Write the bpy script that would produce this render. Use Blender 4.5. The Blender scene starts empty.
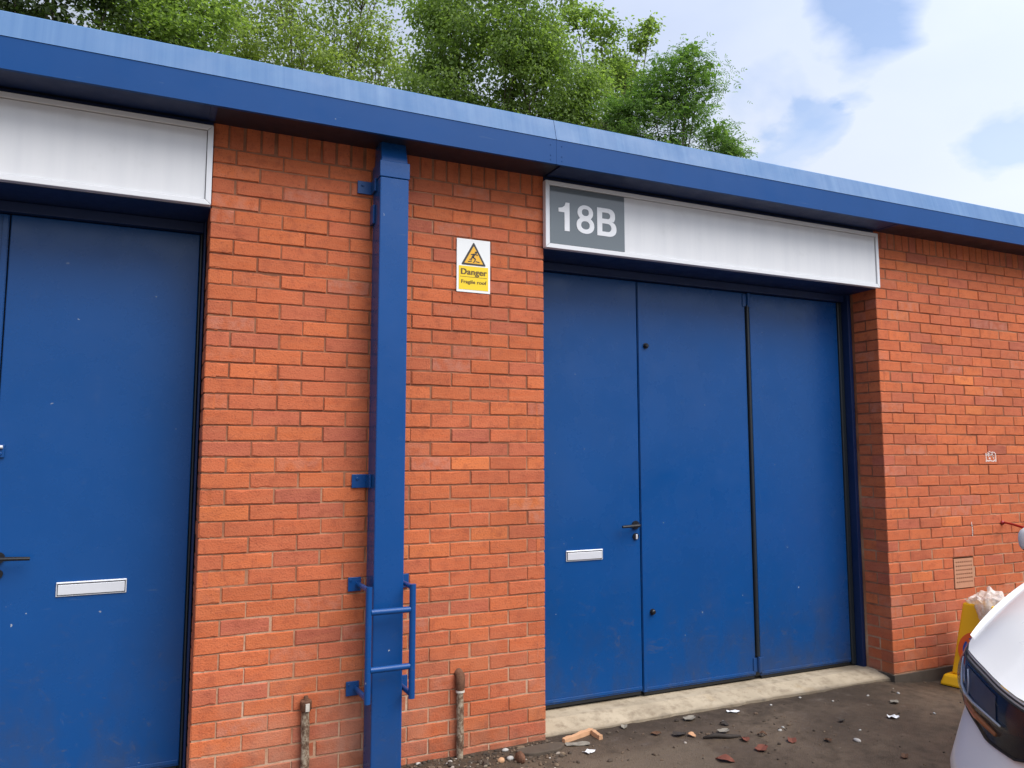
import bpy, bmesh, math, random
from math import sin, cos, pi, radians, sqrt
from mathutils import Vector, Matrix, noise

scene = bpy.context.scene
col = scene.collection
rnd = random.Random(7)

# ------------------------------------------------------------------ helpers
class MB:
    """collects shapes that become ONE mesh object"""
    def __init__(s):
        s.v = []; s.f = []; s.m = []; s.t = []
    def face(s, idx, mat=0, tone=None):
        s.f.append(tuple(idx)); s.m.append(mat); s.t.append(tone or (0.5, 0.5, 0.5, 1))
    def add(s, vs, fs, mat=0, tone=None):
        o = len(s.v); s.v += [tuple(q) for q in vs]
        for q in fs: s.face([o + i for i in q], mat, tone)
    def box(s, x0, x1, y0, y1, z0, z1, mat=0, tone=None):
        vs = [(x0,y0,z0),(x1,y0,z0),(x1,y1,z0),(x0,y1,z0),(x0,y0,z1),(x1,y0,z1),(x1,y1,z1),(x0,y1,z1)]
        s.add(vs, [(3,2,1,0),(4,5,6,7),(0,1,5,4),(1,2,6,5),(2,3,7,6),(3,0,4,7)], mat, tone)
    def tube(s, pts, r, n=10, mat=0, cap=True, tone=None):
        pts = [Vector(p) for p in pts]
        rr = r if isinstance(r, (list, tuple)) else [r]*len(pts)
        o = len(s.v); prev = None
        for i, p in enumerate(pts):
            if i == 0: d = pts[1]-pts[0]
            elif i == len(pts)-1: d = pts[-1]-pts[-2]
            else: d = (pts[i+1]-p).normalized() + (p-pts[i-1]).normalized()
            d.normalize()
            a = prev if prev is not None else (Vector((0,0,1)) if abs(d.z) < .9 else Vector((1,0,0)))
            u = d.cross(a)
            if u.length < 1e-5: u = d.cross(Vector((.3,.9,.1)))
            u.normalize(); w = u.cross(d).normalized(); prev = w
            for k in range(n):
                t = 2*pi*k/n
                q = p + u*(cos(t)*rr[i]) + w*(sin(t)*rr[i]); s.v.append(tuple(q))
        for i in range(len(pts)-1):
            for k in range(n):
                a = o+i*n+k; b = o+i*n+(k+1)%n
                s.face((a, b, b+n, a+n), mat, tone)
        if cap:
            s.face([o+k for k in range(n)][::-1], mat, tone)
            s.face([o+(len(pts)-1)*n+k for k in range(n)], mat, tone)
    def disc(s, c, axis, r, h, n=20, mat=0):
        c = Vector(c); axis = Vector(axis).normalized()
        s.tube([c, c+axis*h], r, n, mat)
    def poly(s, pts, depth, mat=0):
        """pts counter-clockwise seen from the front; depth = offset vector of the back"""
        n = len(pts); d = Vector(depth); o = len(s.v)
        s.v += [tuple(p) for p in pts] + [tuple(Vector(p)+d) for p in pts]
        s.face([o+i for i in range(n)], mat)
        s.face([o+n+i for i in range(n)][::-1], mat)
        for i in range(n):
            j = (i+1) % n
            s.face((o+i, o+n+i, o+n+j, o+j), mat)
    def build(s, name, mats, parent=None, smooth=False, bevel=0, tones=False, recalc=True, seg=2):
        me = bpy.data.meshes.new(name)
        me.from_pydata(s.v, [], s.f)
        if not isinstance(mats, (list, tuple)): mats = [mats]
        for m in mats: me.materials.append(m)
        me.polygons.foreach_set('material_index', s.m)
        if tones:
            at = me.attributes.new('tone', 'FLOAT_COLOR', 'FACE')
            flat = []
            for t in s.t: flat += list(t)
            at.data.foreach_set('color', flat)
        if recalc:
            bm = bmesh.new(); bm.from_mesh(me)
            bmesh.ops.recalc_face_normals(bm, faces=bm.faces); bm.to_mesh(me); bm.free()
        if smooth:
            me.polygons.foreach_set('use_smooth', [True]*len(me.polygons))
        me.update()
        ob = bpy.data.objects.new(name, me); col.objects.link(ob)
        if parent is not None: ob.parent = parent; ob.matrix_parent_inverse = parent.matrix_basis.inverted()
        if bevel:
            b = ob.modifiers.new('bevel', 'BEVEL'); b.width = bevel; b.segments = seg; b.limit_method = 'ANGLE'; b.angle_limit = radians(40)
            b.harden_normals = False
        return ob

def smooth_by_angle(ob, deg=35):
    me = ob.data
    me.polygons.foreach_set('use_smooth', [True]*len(me.polygons))
    bm = bmesh.new(); bm.from_mesh(me)
    for e in bm.edges:
        if len(e.link_faces) == 2 and e.calc_face_angle(0) > radians(deg): e.smooth = False
    bm.to_mesh(me); bm.free()

def tag(o, label=None, cat=None, group=None, kind=None):
    if label: o['label'] = label
    if cat: o['category'] = cat
    if group: o['group'] = group
    if kind: o['kind'] = kind
    return o

def empty(name, loc=(0,0,0)):
    o = bpy.data.objects.new(name, None); col.objects.link(o); o.location = loc
    o.empty_display_size = .1
    bpy.context.view_layer.update()
    return o

# ------------------------------------------------------------------ materials
def mat(name):
    m = bpy.data.materials.new(name); m.use_nodes = True
    nt = m.node_tree; nt.nodes.clear()
    return m, nt
def N(nt, t, **kw):
    n = nt.nodes.new(t)
    for k, v in kw.items():
        if k in n.inputs.keys() if hasattr(n.inputs, 'keys') else False: n.inputs[k].default_value = v
        else: setattr(n, k, v)
    return n
def rgb(c): return (c[0], c[1], c[2], 1)
def L(nt, a, b): nt.links.new(a, b)
def noise_tex(nt, vec, scale, detail=4, rough=.55, dist=0):
    n = nt.nodes.new('ShaderNodeTexNoise'); n.inputs['Scale'].default_value = scale
    n.inputs['Detail'].default_value = detail; n.inputs['Roughness'].default_value = rough
    n.inputs['Distortion'].default_value = dist
    if vec is not None: L(nt, vec, n.inputs['Vector'])
    return n.outputs['Fac']
def ramp(nt, fac, stops):
    r = nt.nodes.new('ShaderNodeValToRGB'); L(nt, fac, r.inputs['Fac'])
    e = r.color_ramp.elements
    while len(e) < len(stops): e.new(.5)
    for i, (p, c) in enumerate(stops):
        e[i].position = p; e[i].color = rgb(c) if len(c) == 3 else c
    return r.outputs['Color']
def mapr(nt, fac, a, b, c=0, d=1):
    r = nt.nodes.new('ShaderNodeMapRange'); L(nt, fac, r.inputs['Value'])
    r.inputs['From Min'].default_value = a; r.inputs['From Max'].default_value = b
    r.inputs['To Min'].default_value = c; r.inputs['To Max'].default_value = d
    return r.outputs['Result']
def mix(nt, fac, a, b, mode='MIX'):
    m = nt.nodes.new('ShaderNodeMix'); m.data_type = 'RGBA'; m.blend_type = mode
    for inp, val in ((m.inputs['Factor'], fac), (m.inputs[6], a), (m.inputs[7], b)):
        if isinstance(val, (int, float)): inp.default_value = val
        elif isinstance(val, (tuple, list)): inp.default_value = rgb(val)
        else: L(nt, val, inp)
    return m.outputs[2]
def math_(nt, op, a, b=None, clamp=False):
    m = nt.nodes.new('ShaderNodeMath'); m.operation = op; m.use_clamp = clamp
    for i, val in enumerate((a, b)):
        if val is None: continue
        if isinstance(val, (int, float)): m.inputs[i].default_value = val
        else: L(nt, val, m.inputs[i])
    return m.outputs[0]
def coords(nt, kind='Object', scale=None):
    t = nt.nodes.new('ShaderNodeTexCoord')
    if scale is None: return t.outputs[kind]
    mp = nt.nodes.new('ShaderNodeMapping'); mp.inputs['Scale'].default_value = scale
    L(nt, t.outputs[kind], mp.inputs['Vector']); return mp.outputs['Vector']
def finish(nt, base, rough, metal=0, spec=.5, bump=None, bump_s=.2, bump_d=.01, coat=0, trans=0):
    p = nt.nodes.new('ShaderNodeBsdfPrincipled'); o = nt.nodes.new('ShaderNodeOutputMaterial')
    for key, val in (('Base Color', base), ('Roughness', rough)):
        if isinstance(val, (int, float)): p.inputs[key].default_value = val
        elif isinstance(val, (tuple, list)): p.inputs[key].default_value = rgb(val)
        else: L(nt, val, p.inputs[key])
    p.inputs['Metallic'].default_value = metal
    p.inputs['Specular IOR Level'].default_value = spec
    p.inputs['Coat Weight'].default_value = coat
    p.inputs['Coat Roughness'].default_value = .04
    if trans: p.inputs['Transmission Weight'].default_value = trans
    if bump is not None:
        b = nt.nodes.new('ShaderNodeBump'); b.inputs['Strength'].default_value = bump_s; b.inputs['Distance'].default_value = bump_d
        L(nt, bump, b.inputs['Height']); L(nt, b.outputs['Normal'], p.inputs['Normal'])
    L(nt, p.outputs[0], o.inputs['Surface'])
    return p

def m_plain(name, c, rough=.5, metal=0, spec=.5, var=.12, scale=12, bump_s=.08, coat=0):
    m, nt = mat(name); co = coords(nt)
    n1 = noise_tex(nt, co, scale, 5)
    base = mix(nt, n1, tuple(x*(1-var) for x in c), tuple(min(1, x*(1+var)) for x in c))
    r = mapr(nt, noise_tex(nt, co, scale*2.7, 3), .3, .7, rough*.88, min(1, rough*1.12))
    finish(nt, base, r, metal, spec, noise_tex(nt, co, scale*5, 3), bump_s, .004, coat)
    return m

def m_brick():
    m, nt = mat('brick'); co = coords(nt)
    at = nt.nodes.new('ShaderNodeAttribute'); at.attribute_name = 'tone'
    sp = nt.nodes.new('ShaderNodeSeparateColor'); L(nt, at.outputs['Color'], sp.inputs[0])
    hue = ramp(nt, sp.outputs[0], [(0, (.38,.100,.062)), (.2, (.47,.122,.066)), (.55, (.53,.130,.050)), (.85, (.60,.156,.054)), (1, (.66,.190,.060))])
    val = mapr(nt, sp.outputs[1], 0, 1, .91, 1.08)
    vm = nt.nodes.new('ShaderNodeVectorMath'); vm.operation = 'SCALE'; L(nt, hue, vm.inputs[0]); L(nt, val, vm.inputs['Scale'])
    # drag marks and mottling inside every brick
    cs = coords(nt, 'Object', (7, 7, 55))
    n1 = noise_tex(nt, cs, 1.0, 5, .6); n2 = noise_tex(nt, co, 16, 6, .65); n3 = noise_tex(nt, co, 120, 3, .6)
    b1 = mix(nt, mapr(nt, n1, .35, .7), vm.outputs[0], mix(nt, .4, vm.outputs[0], (.58,.19,.09)))
    b2 = mix(nt, mapr(nt, n2, .50, .78, 0, .75), b1, (.30,.075,.040))
    b3 = mix(nt, mapr(nt, n3, .56, .74, 0, .6), b2, (.20,.052,.032))
    # pale bloom on some bricks and low on the pier
    bl = math_(nt, 'MULTIPLY', mapr(nt, sp.outputs[2], .86, 1, 0, .40), mapr(nt, noise_tex(nt, co, 22, 4), .38, .62))
    b4 = mix(nt, bl, b3, (.50,.25,.19))
    sx = nt.nodes.new('ShaderNodeSeparateXYZ'); L(nt, co, sx.inputs[0])
    low = math_(nt, 'MULTIPLY', mapr(nt, sx.outputs[2], .62, .1), mapr(nt, noise_tex(nt, co, 2.6, 5, .6), .42, .62))
    b5 = mix(nt, math_(nt, 'MULTIPLY', low, .48), b4, (.46,.25,.17))
    grime = math_(nt, 'MULTIPLY', mapr(nt, sx.outputs[2], .20, -.05), mapr(nt, noise_tex(nt, co, 7, 5), .35, .65))
    b6 = mix(nt, math_(nt, 'MULTIPLY', grime, .55), b5, (.13,.075,.05))
    big = mapr(nt, noise_tex(nt, co, 1.3, 4), .3, .7, .86, 1.08)
    vm2 = nt.nodes.new('ShaderNodeVectorMath'); vm2.operation = 'SCALE'; L(nt, b6, vm2.inputs[0]); L(nt, big, vm2.inputs['Scale'])
    h = math_(nt, 'ADD', n3, math_(nt, 'MULTIPLY', n2, .8))
    finish(nt, vm2.outputs[0], .88, 0, .25, h, .6, .005)
    return m
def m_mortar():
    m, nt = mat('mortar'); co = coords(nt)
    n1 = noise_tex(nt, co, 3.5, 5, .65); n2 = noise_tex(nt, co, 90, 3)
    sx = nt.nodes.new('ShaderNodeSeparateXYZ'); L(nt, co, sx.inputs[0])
    hgt = mapr(nt, sx.outputs[2], .2, 1.7, .13, -.16)  # cream low down; upper joints darkened in colour to stand for recess shade
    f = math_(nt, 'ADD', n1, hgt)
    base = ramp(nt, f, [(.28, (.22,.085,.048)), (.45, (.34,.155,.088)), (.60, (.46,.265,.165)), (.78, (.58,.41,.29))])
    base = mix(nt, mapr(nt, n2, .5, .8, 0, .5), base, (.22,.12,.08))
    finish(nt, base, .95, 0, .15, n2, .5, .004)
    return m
def m_blue(name, c=(.0065,.062,.24), rough=.30, dirt=.5, streak=0, streak_c=(.20,.33,.60), low_dirt=0, spec=.5, specks=0):
    m, nt = mat(name); co = coords(nt)
    n1 = noise_tex(nt, co, 2.2, 4); n2 = noise_tex(nt, co, 14, 5, .6)
    base = mix(nt, n1, tuple(x*.9 for x in c), tuple(x*1.12 for x in c))
    base = mix(nt, mapr(nt, n2, .62, .80, 0, .22*dirt), base, (.10,.14,.22))
    sc = noise_tex(nt, coords(nt, 'Object', (1.2, 1.2, .55)), 9, 8, .72, 1.5)
    base = mix(nt, mapr(nt, sc, .665, .70, 0, .30*dirt), base, (.16,.20,.27))
    if streak:
        s1 = noise_tex(nt, coords(nt, 'Object', (22, .4, .25)), 1, 5, .7)
        s2 = noise_tex(nt, coords(nt, 'Object', (5, .4, .3)), 1, 3, .5)
        f = math_(nt, 'MULTIPLY', mapr(nt, s1, .30, .75), mapr(nt, s2, .30, .68, .35, 1))
        base = mix(nt, math_(nt, 'MULTIPLY', f, streak), base, streak_c)
    if low_dirt:
        sx = nt.nodes.new('ShaderNodeSeparateXYZ'); L(nt, co, sx.inputs[0])
        f = math_(nt, 'MULTIPLY', mapr(nt, sx.outputs[2], .75, .02), mapr(nt, noise_tex(nt, coords(nt,'Object',(1,1,.6)), 5, 6, .65), .42, .72))
        base = mix(nt, math_(nt, 'MULTIPLY', f, low_dirt), base, (.045,.05,.06))
        smear = noise_tex(nt, coords(nt, 'Object', (1, 1, 1.8)), 6, 6, .7, 2.0)
        f2 = math_(nt, 'MULTIPLY', mapr(nt, sx.outputs[2], .9, .2), mapr(nt, smear, .58, .72))
        base = mix(nt, math_(nt, 'MULTIPLY', f2, .42), base, (.10,.10,.10))
    if specks:
        sn = noise_tex(nt, co, 34, 2, .5); sg_ = noise_tex(nt, co, 3.1, 2, .5)
        base = mix(nt, math_(nt, 'MULTIPLY', mapr(nt, sn, .755, .78), mapr(nt, sg_, .5, .6)), base, (.38,.40,.43))
        scn = noise_tex(nt, coords(nt, 'Object', (3, 3, 46)), 2.2, 3, .5, .8)
        base = mix(nt, math_(nt, 'MULTIPLY', mapr(nt, scn, .70, .74, 0, .28), mapr(nt, sg_, .5, .58)), base, (.10,.16,.27))
    r = mapr(nt, noise_tex(nt, co, 5, 5, .6), .3, .7, rough*.72, rough*1.3)
    hb = math_(nt, 'ADD', math_(nt, 'MULTIPLY', noise_tex(nt, co, 1.3, 1), 4.0), math_(nt, 'MULTIPLY', noise_tex(nt, co, 60, 3), .05))
    finish(nt, base, r, 0, spec, hb, .12, .012)
    return m
def m_asphalt():
    m, nt = mat('yard_asphalt'); co = coords(nt)
    n1 = noise_tex(nt, co, 1.1, 5, .6); n2 = noise_tex(nt, co, 9, 6, .65); n3 = noise_tex(nt, co, 160, 4, .7)
    vo = nt.nodes.new('ShaderNodeTexVoronoi'); vo.inputs['Scale'].default_value = 130; L(nt, co, vo.inputs['Vector'])
    base = ramp(nt, n1, [(.34, (.050,.033,.020)), (.5, (.092,.063,.040)), (.66, (.140,.099,.064))])
    base = mix(nt, mapr(nt, n2, .48, .70, 0, .8), base, (.046,.031,.020))
    base = mix(nt, mapr(nt, n2, .40, .28, 0, .5), base, (.17,.14,.11))
    base = mix(nt, mapr(nt, n3, .58, .76, 0, .7), base, (.16,.135,.11))
    base = mix(nt, mapr(nt, vo.outputs['Distance'], .5, .1, 0, .35), base, (.05,.045,.04))
    sx = nt.nodes.new('ShaderNodeSeparateXYZ'); L(nt, co, sx.inputs[0])
    # an older, paler patch of surfacing in the foreground, and silt along the walls
    ed = math_(nt, 'ADD', math_(nt, 'ADD', sx.outputs[0], math_(nt, 'MULTIPLY', sx.outputs[1], -.25)), math_(nt, 'MULTIPLY', n2, .10))
    base = mix(nt, math_(nt, 'MULTIPLY', mapr(nt, ed, .93, .90, 0, .42), mapr(nt, sx.outputs[1], -.30, -.36)), base, (.165,.125,.085))
    silt = math_(nt, 'MULTIPLY', mapr(nt, math_(nt, 'ADD', sx.outputs[1], math_(nt, 'MULTIPLY', n1, .3)), -.12, .12), mapr(nt, n2, .3, .55))
    base = mix(nt, math_(nt, 'MULTIPLY', silt, .75), base, (.045,.030,.019))
    r = mapr(nt, n2, .3, .7, .50, .92)
    h = math_(nt, 'ADD', math_(nt, 'MULTIPLY', n2, 1.2), math_(nt, 'ADD', n3, math_(nt, 'MULTIPLY', vo.outputs['Distance'], .7)))
    finish(nt, base, r, 0, .35, h, .6, .008)
    return m
def m_concrete(name='concrete', a=(.37,.305,.215), b=(.52,.435,.315), stain=(.20,.15,.10)):
    m, nt = mat(name); co = coords(nt)
    n1 = noise_tex(nt, co, 3, 6, .6); n2 = noise_tex(nt, co, 14, 6, .7); n3 = noise_tex(nt, co, 130, 3, .6)
    base = mix(nt, mapr(nt, n1, .3, .7), a, b)
    base = mix(nt, mapr(nt, n2, .48, .72, 0, .8), base, stain)
    base = mix(nt, mapr(nt, noise_tex(nt, co, 2.1, 5, .6), .5, .68, 0, .55), base, tuple(x*.8 for x in stain))
    base = mix(nt, mapr(nt, noise_tex(nt, co, 4.3, 4), .60, .72, 0, .35), base, (.40,.27,.12))
    base = mix(nt, mapr(nt, n3, .62, .75, 0, .5), base, (.17,.14,.11))
    sx = nt.nodes.new('ShaderNodeSeparateXYZ'); L(nt, co, sx.inputs[0])
    ed = math_(nt, 'ADD', sx.outputs[1], math_(nt, 'MULTIPLY', n2, .10))
    base = mix(nt, mapr(nt, ed, .115, .075, 0, .7), base, (.085,.066,.05))
    finish(nt, base, .9, 0, .25, math_(nt, 'ADD', n2, n3), .4, .004)
    return m
def m_leaf(name, a, b, c, trans=.5):
    m, nt = mat(name)
    at = nt.nodes.new('ShaderNodeAttribute'); at.attribute_name = 'tone'
    sp = nt.nodes.new('ShaderNodeSeparateColor'); L(nt, at.outputs['Color'], sp.inputs[0])
    base = ramp(nt, sp.outputs[0], [(0, a), (.55, b), (1, c)])
    p = nt.nodes.new('ShaderNodeBsdfPrincipled'); L(nt, base, p.inputs['Base Color']); p.inputs['Roughness'].default_value = .55
    p.inputs['Specular IOR Level'].default_value = .35
    t = nt.nodes.new('ShaderNodeBsdfTranslucent')
    tb = mix(nt, 1.0, base, (1.5, 1.6, .7), 'MULTIPLY'); L(nt, tb, t.inputs['Color'])
    mx = nt.nodes.new('ShaderNodeMixShader'); mx.inputs[0].default_value = trans
    L(nt, p.outputs[0], mx.inputs[1]); L(nt, t.outputs[0], mx.inputs[2])
    o = nt.nodes.new('ShaderNodeOutputMaterial'); L(nt, mx.outputs[0], o.inputs[0])
    return m
def m_lens():
    m, nt = mat('headlamp_lens')
    g = nt.nodes.new('ShaderNodeBsdfGlossy'); g.inputs['Roughness'].default_value = .03
    t = nt.nodes.new('ShaderNodeBsdfTransparent'); t.inputs['Color'].default_value = (.86,.9,.94,1)
    f = nt.nodes.new('ShaderNodeFresnel'); f.inputs['IOR'].default_value = 1.45
    mx = nt.nodes.new('ShaderNodeMixShader'); L(nt, math_(nt,'MULTIPLY', f.outputs[0], .5), mx.inputs[0])
    L(nt, t.outputs[0], mx.inputs[1]); L(nt, g.outputs[0], mx.inputs[2])
    o = nt.nodes.new('ShaderNodeOutputMaterial'); L(nt, mx.outputs[0], o.inputs[0])
    return m
def m_bag():
    m, nt = mat('clear_plastic'); co = coords(nt)
    g = nt.nodes.new('ShaderNodeBsdfPrincipled'); g.inputs['Base Color'].default_value = (.92,.88,.86,1); g.inputs['Roughness'].default_value = .25
    t = nt.nodes.new('ShaderNodeBsdfTransparent'); t.inputs['Color'].default_value = (.93,.92,.9,1)
    tl = nt.nodes.new('ShaderNodeBsdfTranslucent'); tl.inputs['Color'].default_value = (.7,.66,.62,1)
    m1 = nt.nodes.new('ShaderNodeMixShader'); m1.inputs[0].default_value = .35
    L(nt, g.outputs[0], m1.inputs[1]); L(nt, tl.outputs[0], m1.inputs[2])
    mx = nt.nodes.new('ShaderNodeMixShader'); L(nt, mapr(nt, noise_tex(nt, co, 25, 4), .35, .65, .50, .95), mx.inputs[0])
    L(nt, t.outputs[0], mx.inputs[1]); L(nt, m1.outputs[0], mx.inputs[2])
    o = nt.nodes.new('ShaderNodeOutputMaterial'); L(nt, mx.outputs[0], o.inputs[0])
    return m

def m_flaky():
    m, nt = mat('flaking_painted_iron'); co = coords(nt, 'Object', (1, 1, .8))
    n1 = noise_tex(nt, co, 34, 6, .75, 0); n2 = noise_tex(nt, co, 75, 4, .6)
    base = ramp(nt, n1, [(.36, (.075,.042,.028)), (.47, (.17,.105,.066)), (.53, (.30,.235,.165)), (.66, (.46,.39,.29))])
    base = mix(nt, mapr(nt, n2, .58, .7, 0, .7), base, (.10,.05,.03))
    finish(nt, base, .8, 0, .3, n1, .8, .004)
    return m
def m_panel():
    m, nt = mat('white_gloss_panel'); co = coords(nt)
    s1 = noise_tex(nt, coords(nt, 'Object', (9, 1, .7)), 1, 4, .6); s2 = noise_tex(nt, co, 6, 5, .6)
    base = mix(nt, mapr(nt, s1, .42, .7, 0, .7), (.735,.74,.75), (.66,.67,.69))
    base = mix(nt, mapr(nt, s2, .6, .8, 0, .4), base, (.55,.55,.54))
    finish(nt, base, mapr(nt, s2, .3, .7, .10, .2), 0, .5, noise_tex(nt, co, 1.2, 2), .05, .01)
    return m
M = dict(
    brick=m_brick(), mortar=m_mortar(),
    door=m_blue('door_blue_paint', (.0047,.063,.230), .27, .5, low_dirt=.6, spec=.38, specks=1),
    fascia=m_blue('fascia_blue_paint', (.0045,.056,.205), .40, .3, spec=.18, specks=1),
    eaves=m_blue('faded_skylit_eaves_paint', (.062,.148,.315), .45, .15, streak=.65, streak_c=(.145,.255,.42), spec=.2),  # faded paint, made paler still to carry the reflected sky
    pipe_blue=m_blue('downpipe_blue_paint', (.0045,.060,.222), .28, .7, spec=.34, low_dirt=.35, specks=1),
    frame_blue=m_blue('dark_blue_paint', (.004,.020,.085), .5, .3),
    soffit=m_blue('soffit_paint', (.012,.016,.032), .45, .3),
    white=m_plain('white_aluminium', (.74,.75,.77), .22, 0, .5, .03, 3, .02),
    panel=m_panel(),
    grey=m_plain('grey_gloss_panel', (.140,.165,.182), .07, 0, .55, .03, 2, .01),
    lettering=m_plain('white_vinyl', (.82,.83,.85), .3, 0, .5, .02),
    steel=m_plain('brushed_aluminium', (.74,.76,.80), .32, .25, .5, .05, 30, .03),
    darkgap=m_plain('black_rubber', (.010,.011,.012), .6),
    seal=m_plain('weathered_seal', (.020,.026,.030), .35),
    blackmetal=m_plain('black_metal', (.018,.018,.02), .35, .3),
    asphalt=m_asphalt(), concrete=m_concrete(),
    plinth=m_concrete('plinth_concrete', (.07,.062,.054), (.15,.13,.11), (.04,.034,.03)),
    yellow=m_plain('yellow_plastic', (.88,.50,.008), .42, 0, .5, .08, 6),
    signyellow=m_plain('sign_yellow', (.86,.60,.01), .4, 0, .5, .03),
    orange=m_plain('sign_orange', (.83,.44,.02), .4, 0, .5, .03),
    signwhite=m_plain('sign_white', (.82,.83,.82), .35, 0, .5, .02),
    ink=m_plain('sign_ink', (.030,.028,.03), .5),
    brownink=m_plain('sign_dark_lettering', (.13,.075,.012), .5),
    red=m_plain('orange_red_paint', (.74,.12,.02), .4), cyan=m_plain('sign_blue', (.008,.07,.36), .4),
    bag=m_bag(), wire=m_plain('red_cable', (.34,.015,.018), .4),
    carpaint=m_plain('white_car_paint', (.71,.70,.68), .30, 0, .35, .01, 2, .0, coat=.25),
    lens=m_lens(), tyre=m_plain('tyre_rubber', (.02,.02,.021), .8), rim=m_plain('wheel_alloy', (.5,.51,.52), .3, .9),
    chrome=m_plain('reflector_chrome', (.8,.82,.85), .08, 1), housing=m_plain('lamp_housing', (.015,.019,.028), .22),
    bezel=m_plain('lamp_bezel', (.12,.10,.09), .35, .2, .5, .05, 4, 0), silver=m_plain('lamp_silver', (.70,.74,.78), .25, .3, .5, .1, 9, 0), amber=m_plain('amber_reflection', (.55,.17,.05), .3),
    glass=m_plain('tinted_glass', (.012,.015,.017), .05), plastic=m_plain('black_plastic', (.022,.022,.024), .5),
    rust=m_plain('rusty_iron', (.15,.070,.040), .85, 0, .3, .75, 38, .9),
    oldpipe=m_flaky(),
    lime=m_plain('limescale', (.55,.50,.43), .8, 0, .3, .3, 30, .4),
    terracotta=m_plain('terracotta', (.47,.17,.10), .85, 0, .3, .2, 20, .3),
    bark=m_plain('bark', (.10,.08,.06), .9, 0, .3, .35, 6, .6),
    roof=m_plain('fibre_cement_roof', (.22,.22,.21), .9),
    stone=m_plain('pale_stone', (.42,.40,.37), .85, 0, .3, .3, 40, .4),
    paper=m_plain('white_paper', (.80,.80,.80), .7), card=m_plain('fired_clay', (.55,.31,.17), .85, 0, .3, .25, 30, .4),
    deadleaf=m_plain('dead_leaf', (.115,.058,.032), .8, 0, .3, .4, 30, .3), redleaf=m_plain('red_brown_leaf', (.17,.055,.035), .8, 0, .3, .4, 30, .3),
    greyleaf=m_plain('grey_dry_leaf', (.24,.215,.175), .8, 0, .3, .3, 30, .3), twig=m_plain('dark_twig', (.035,.026,.02), .8),
    mark=m_plain('white_paint_mark', (.72,.62,.57), .7, 0, .3, .15, 40),
)
M['gravel'], _nt = mat('loose_gravel')
_at = _nt.nodes.new('ShaderNodeAttribute'); _at.attribute_name = 'tone'
_sp = _nt.nodes.new('ShaderNodeSeparateColor'); L(_nt, _at.outputs['Color'], _sp.inputs[0])
finish(_nt, ramp(_nt, _sp.outputs[0], [(0, (.045,.034,.026)), (.45, (.085,.064,.047)), (.75, (.15,.10,.065)), (.93, (.20,.15,.10)), (1, (.50,.46,.42))]), .85, 0, .3)

# ------------------------------------------------------------------ ground
def gz(x, y=0):
    """height of the yard"""
    z = -.040
    t = min(1, max(0, (x-2.55)/.6)); z -= .045*t*t*(3-2*t)*min(1, max(.0, (y+3.2)/2.2))
    z -= .012*min(1, max(0, -y/3))
    return z
def axis(a, b, lo, hi, step):
    xs = []; x = lo
    while x < hi+1e-6: xs.append(x); x += step
    g = step; x = lo; left = []
    while x > a: g *= 1.45; x -= g; left.append(max(x, a))
    g = step; x = hi; right = []
    while x < b: g *= 1.45; x += g; right.append(min(x, b))
    return left[::-1] + xs + right
gxs = axis(-160, 180, -3.0, 4.4, .05); gys = axis(-170, 190, -2.2, .6, .045)
g = MB()
for y in gys:
    for x in gxs:
        z = gz(x, y)
        if -3.2 < x < 4.6 and -2.4 < y < .7:
            z += (noise.noise((x*1.6, y*1.6, 3.1))*.010 + noise.noise((x*7, y*7, 1.7))*.004 + noise.noise((x*19, y*19, 5.7))*.0022)
            # loose dirt banked against the pier
            if -1.6 < x < .1: z += .018*max(0, 1-abs(y+.02)/.35)*(0.6+.5*noise.noise((x*5, y*5, 9)))
        g.v.append((x, y, z))
nx = len(gxs)
for j in range(len(gys)-1):
    for i in range(nx-1):
        a = j*nx+i; g.face((a, a+1, a+1+nx, a+nx))
tag(g.build('yard_ground', M['asphalt'], smooth=True, recalc=False), kind='structure')

# ------------------------------------------------------------------ the row of units
PW = -1.79           # left edge of the pier
XR = 2.680           # right jamb of the bay
DY = .30             # face of the doors
bld = empty('workshop_row', (0.45, 0, 0))
tag(bld, 'single storey red brick workshop row with blue steel doors and a blue eaves band', 'workshop building')

holes = [(3.345, 3.560, .525, .745)]     # air brick
def brick_face(mb, x0, x1, n0, n1, even_header_left=True, mirror=False):
    """stretcher bond on the plane y=0; course n lies between z=3-.075(n+1) and 3-.075n"""
    for n in range(n0, n1):
        zt = 3-.075*n-.0036; zb = zt-.0678
        x = x0
        first = .104 if (n % 2 == 0) == even_header_left else .2165
        xs = []; w = first
        while x < x1-.02:
            e = min(x+w, x1)
            if x1-e < .045: e = x1
            xs.append((x, e)); x = e+.0070; w = .2180
        for a, b in xs:
            for hx0, hx1, hz0, hz1 in holes:
                if zb > hz0-.02 and zt < hz1+.02 and b > hx0-.006 and a < hx1+.006:
                    parts = []
                    if a < hx0-.03: parts.append((a, hx0-.006))
                    if b > hx1+.03: parts.append((hx1+.006, b))
                    break
            else: parts = [(a, b)]
            for a2, b2 in parts: one_brick(mb, a2, b2, zb, zt, edge=(abs(a2-x0) < .001, abs(b2-x1) < .001))
def tone():
    h = rnd.random()
    h = min(1, max(0, rnd.gauss(.54, .155)))
    if rnd.random() < .03: h = rnd.uniform(0.02, .2)
    return (h, rnd.random(), rnd.random(), 1)
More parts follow.
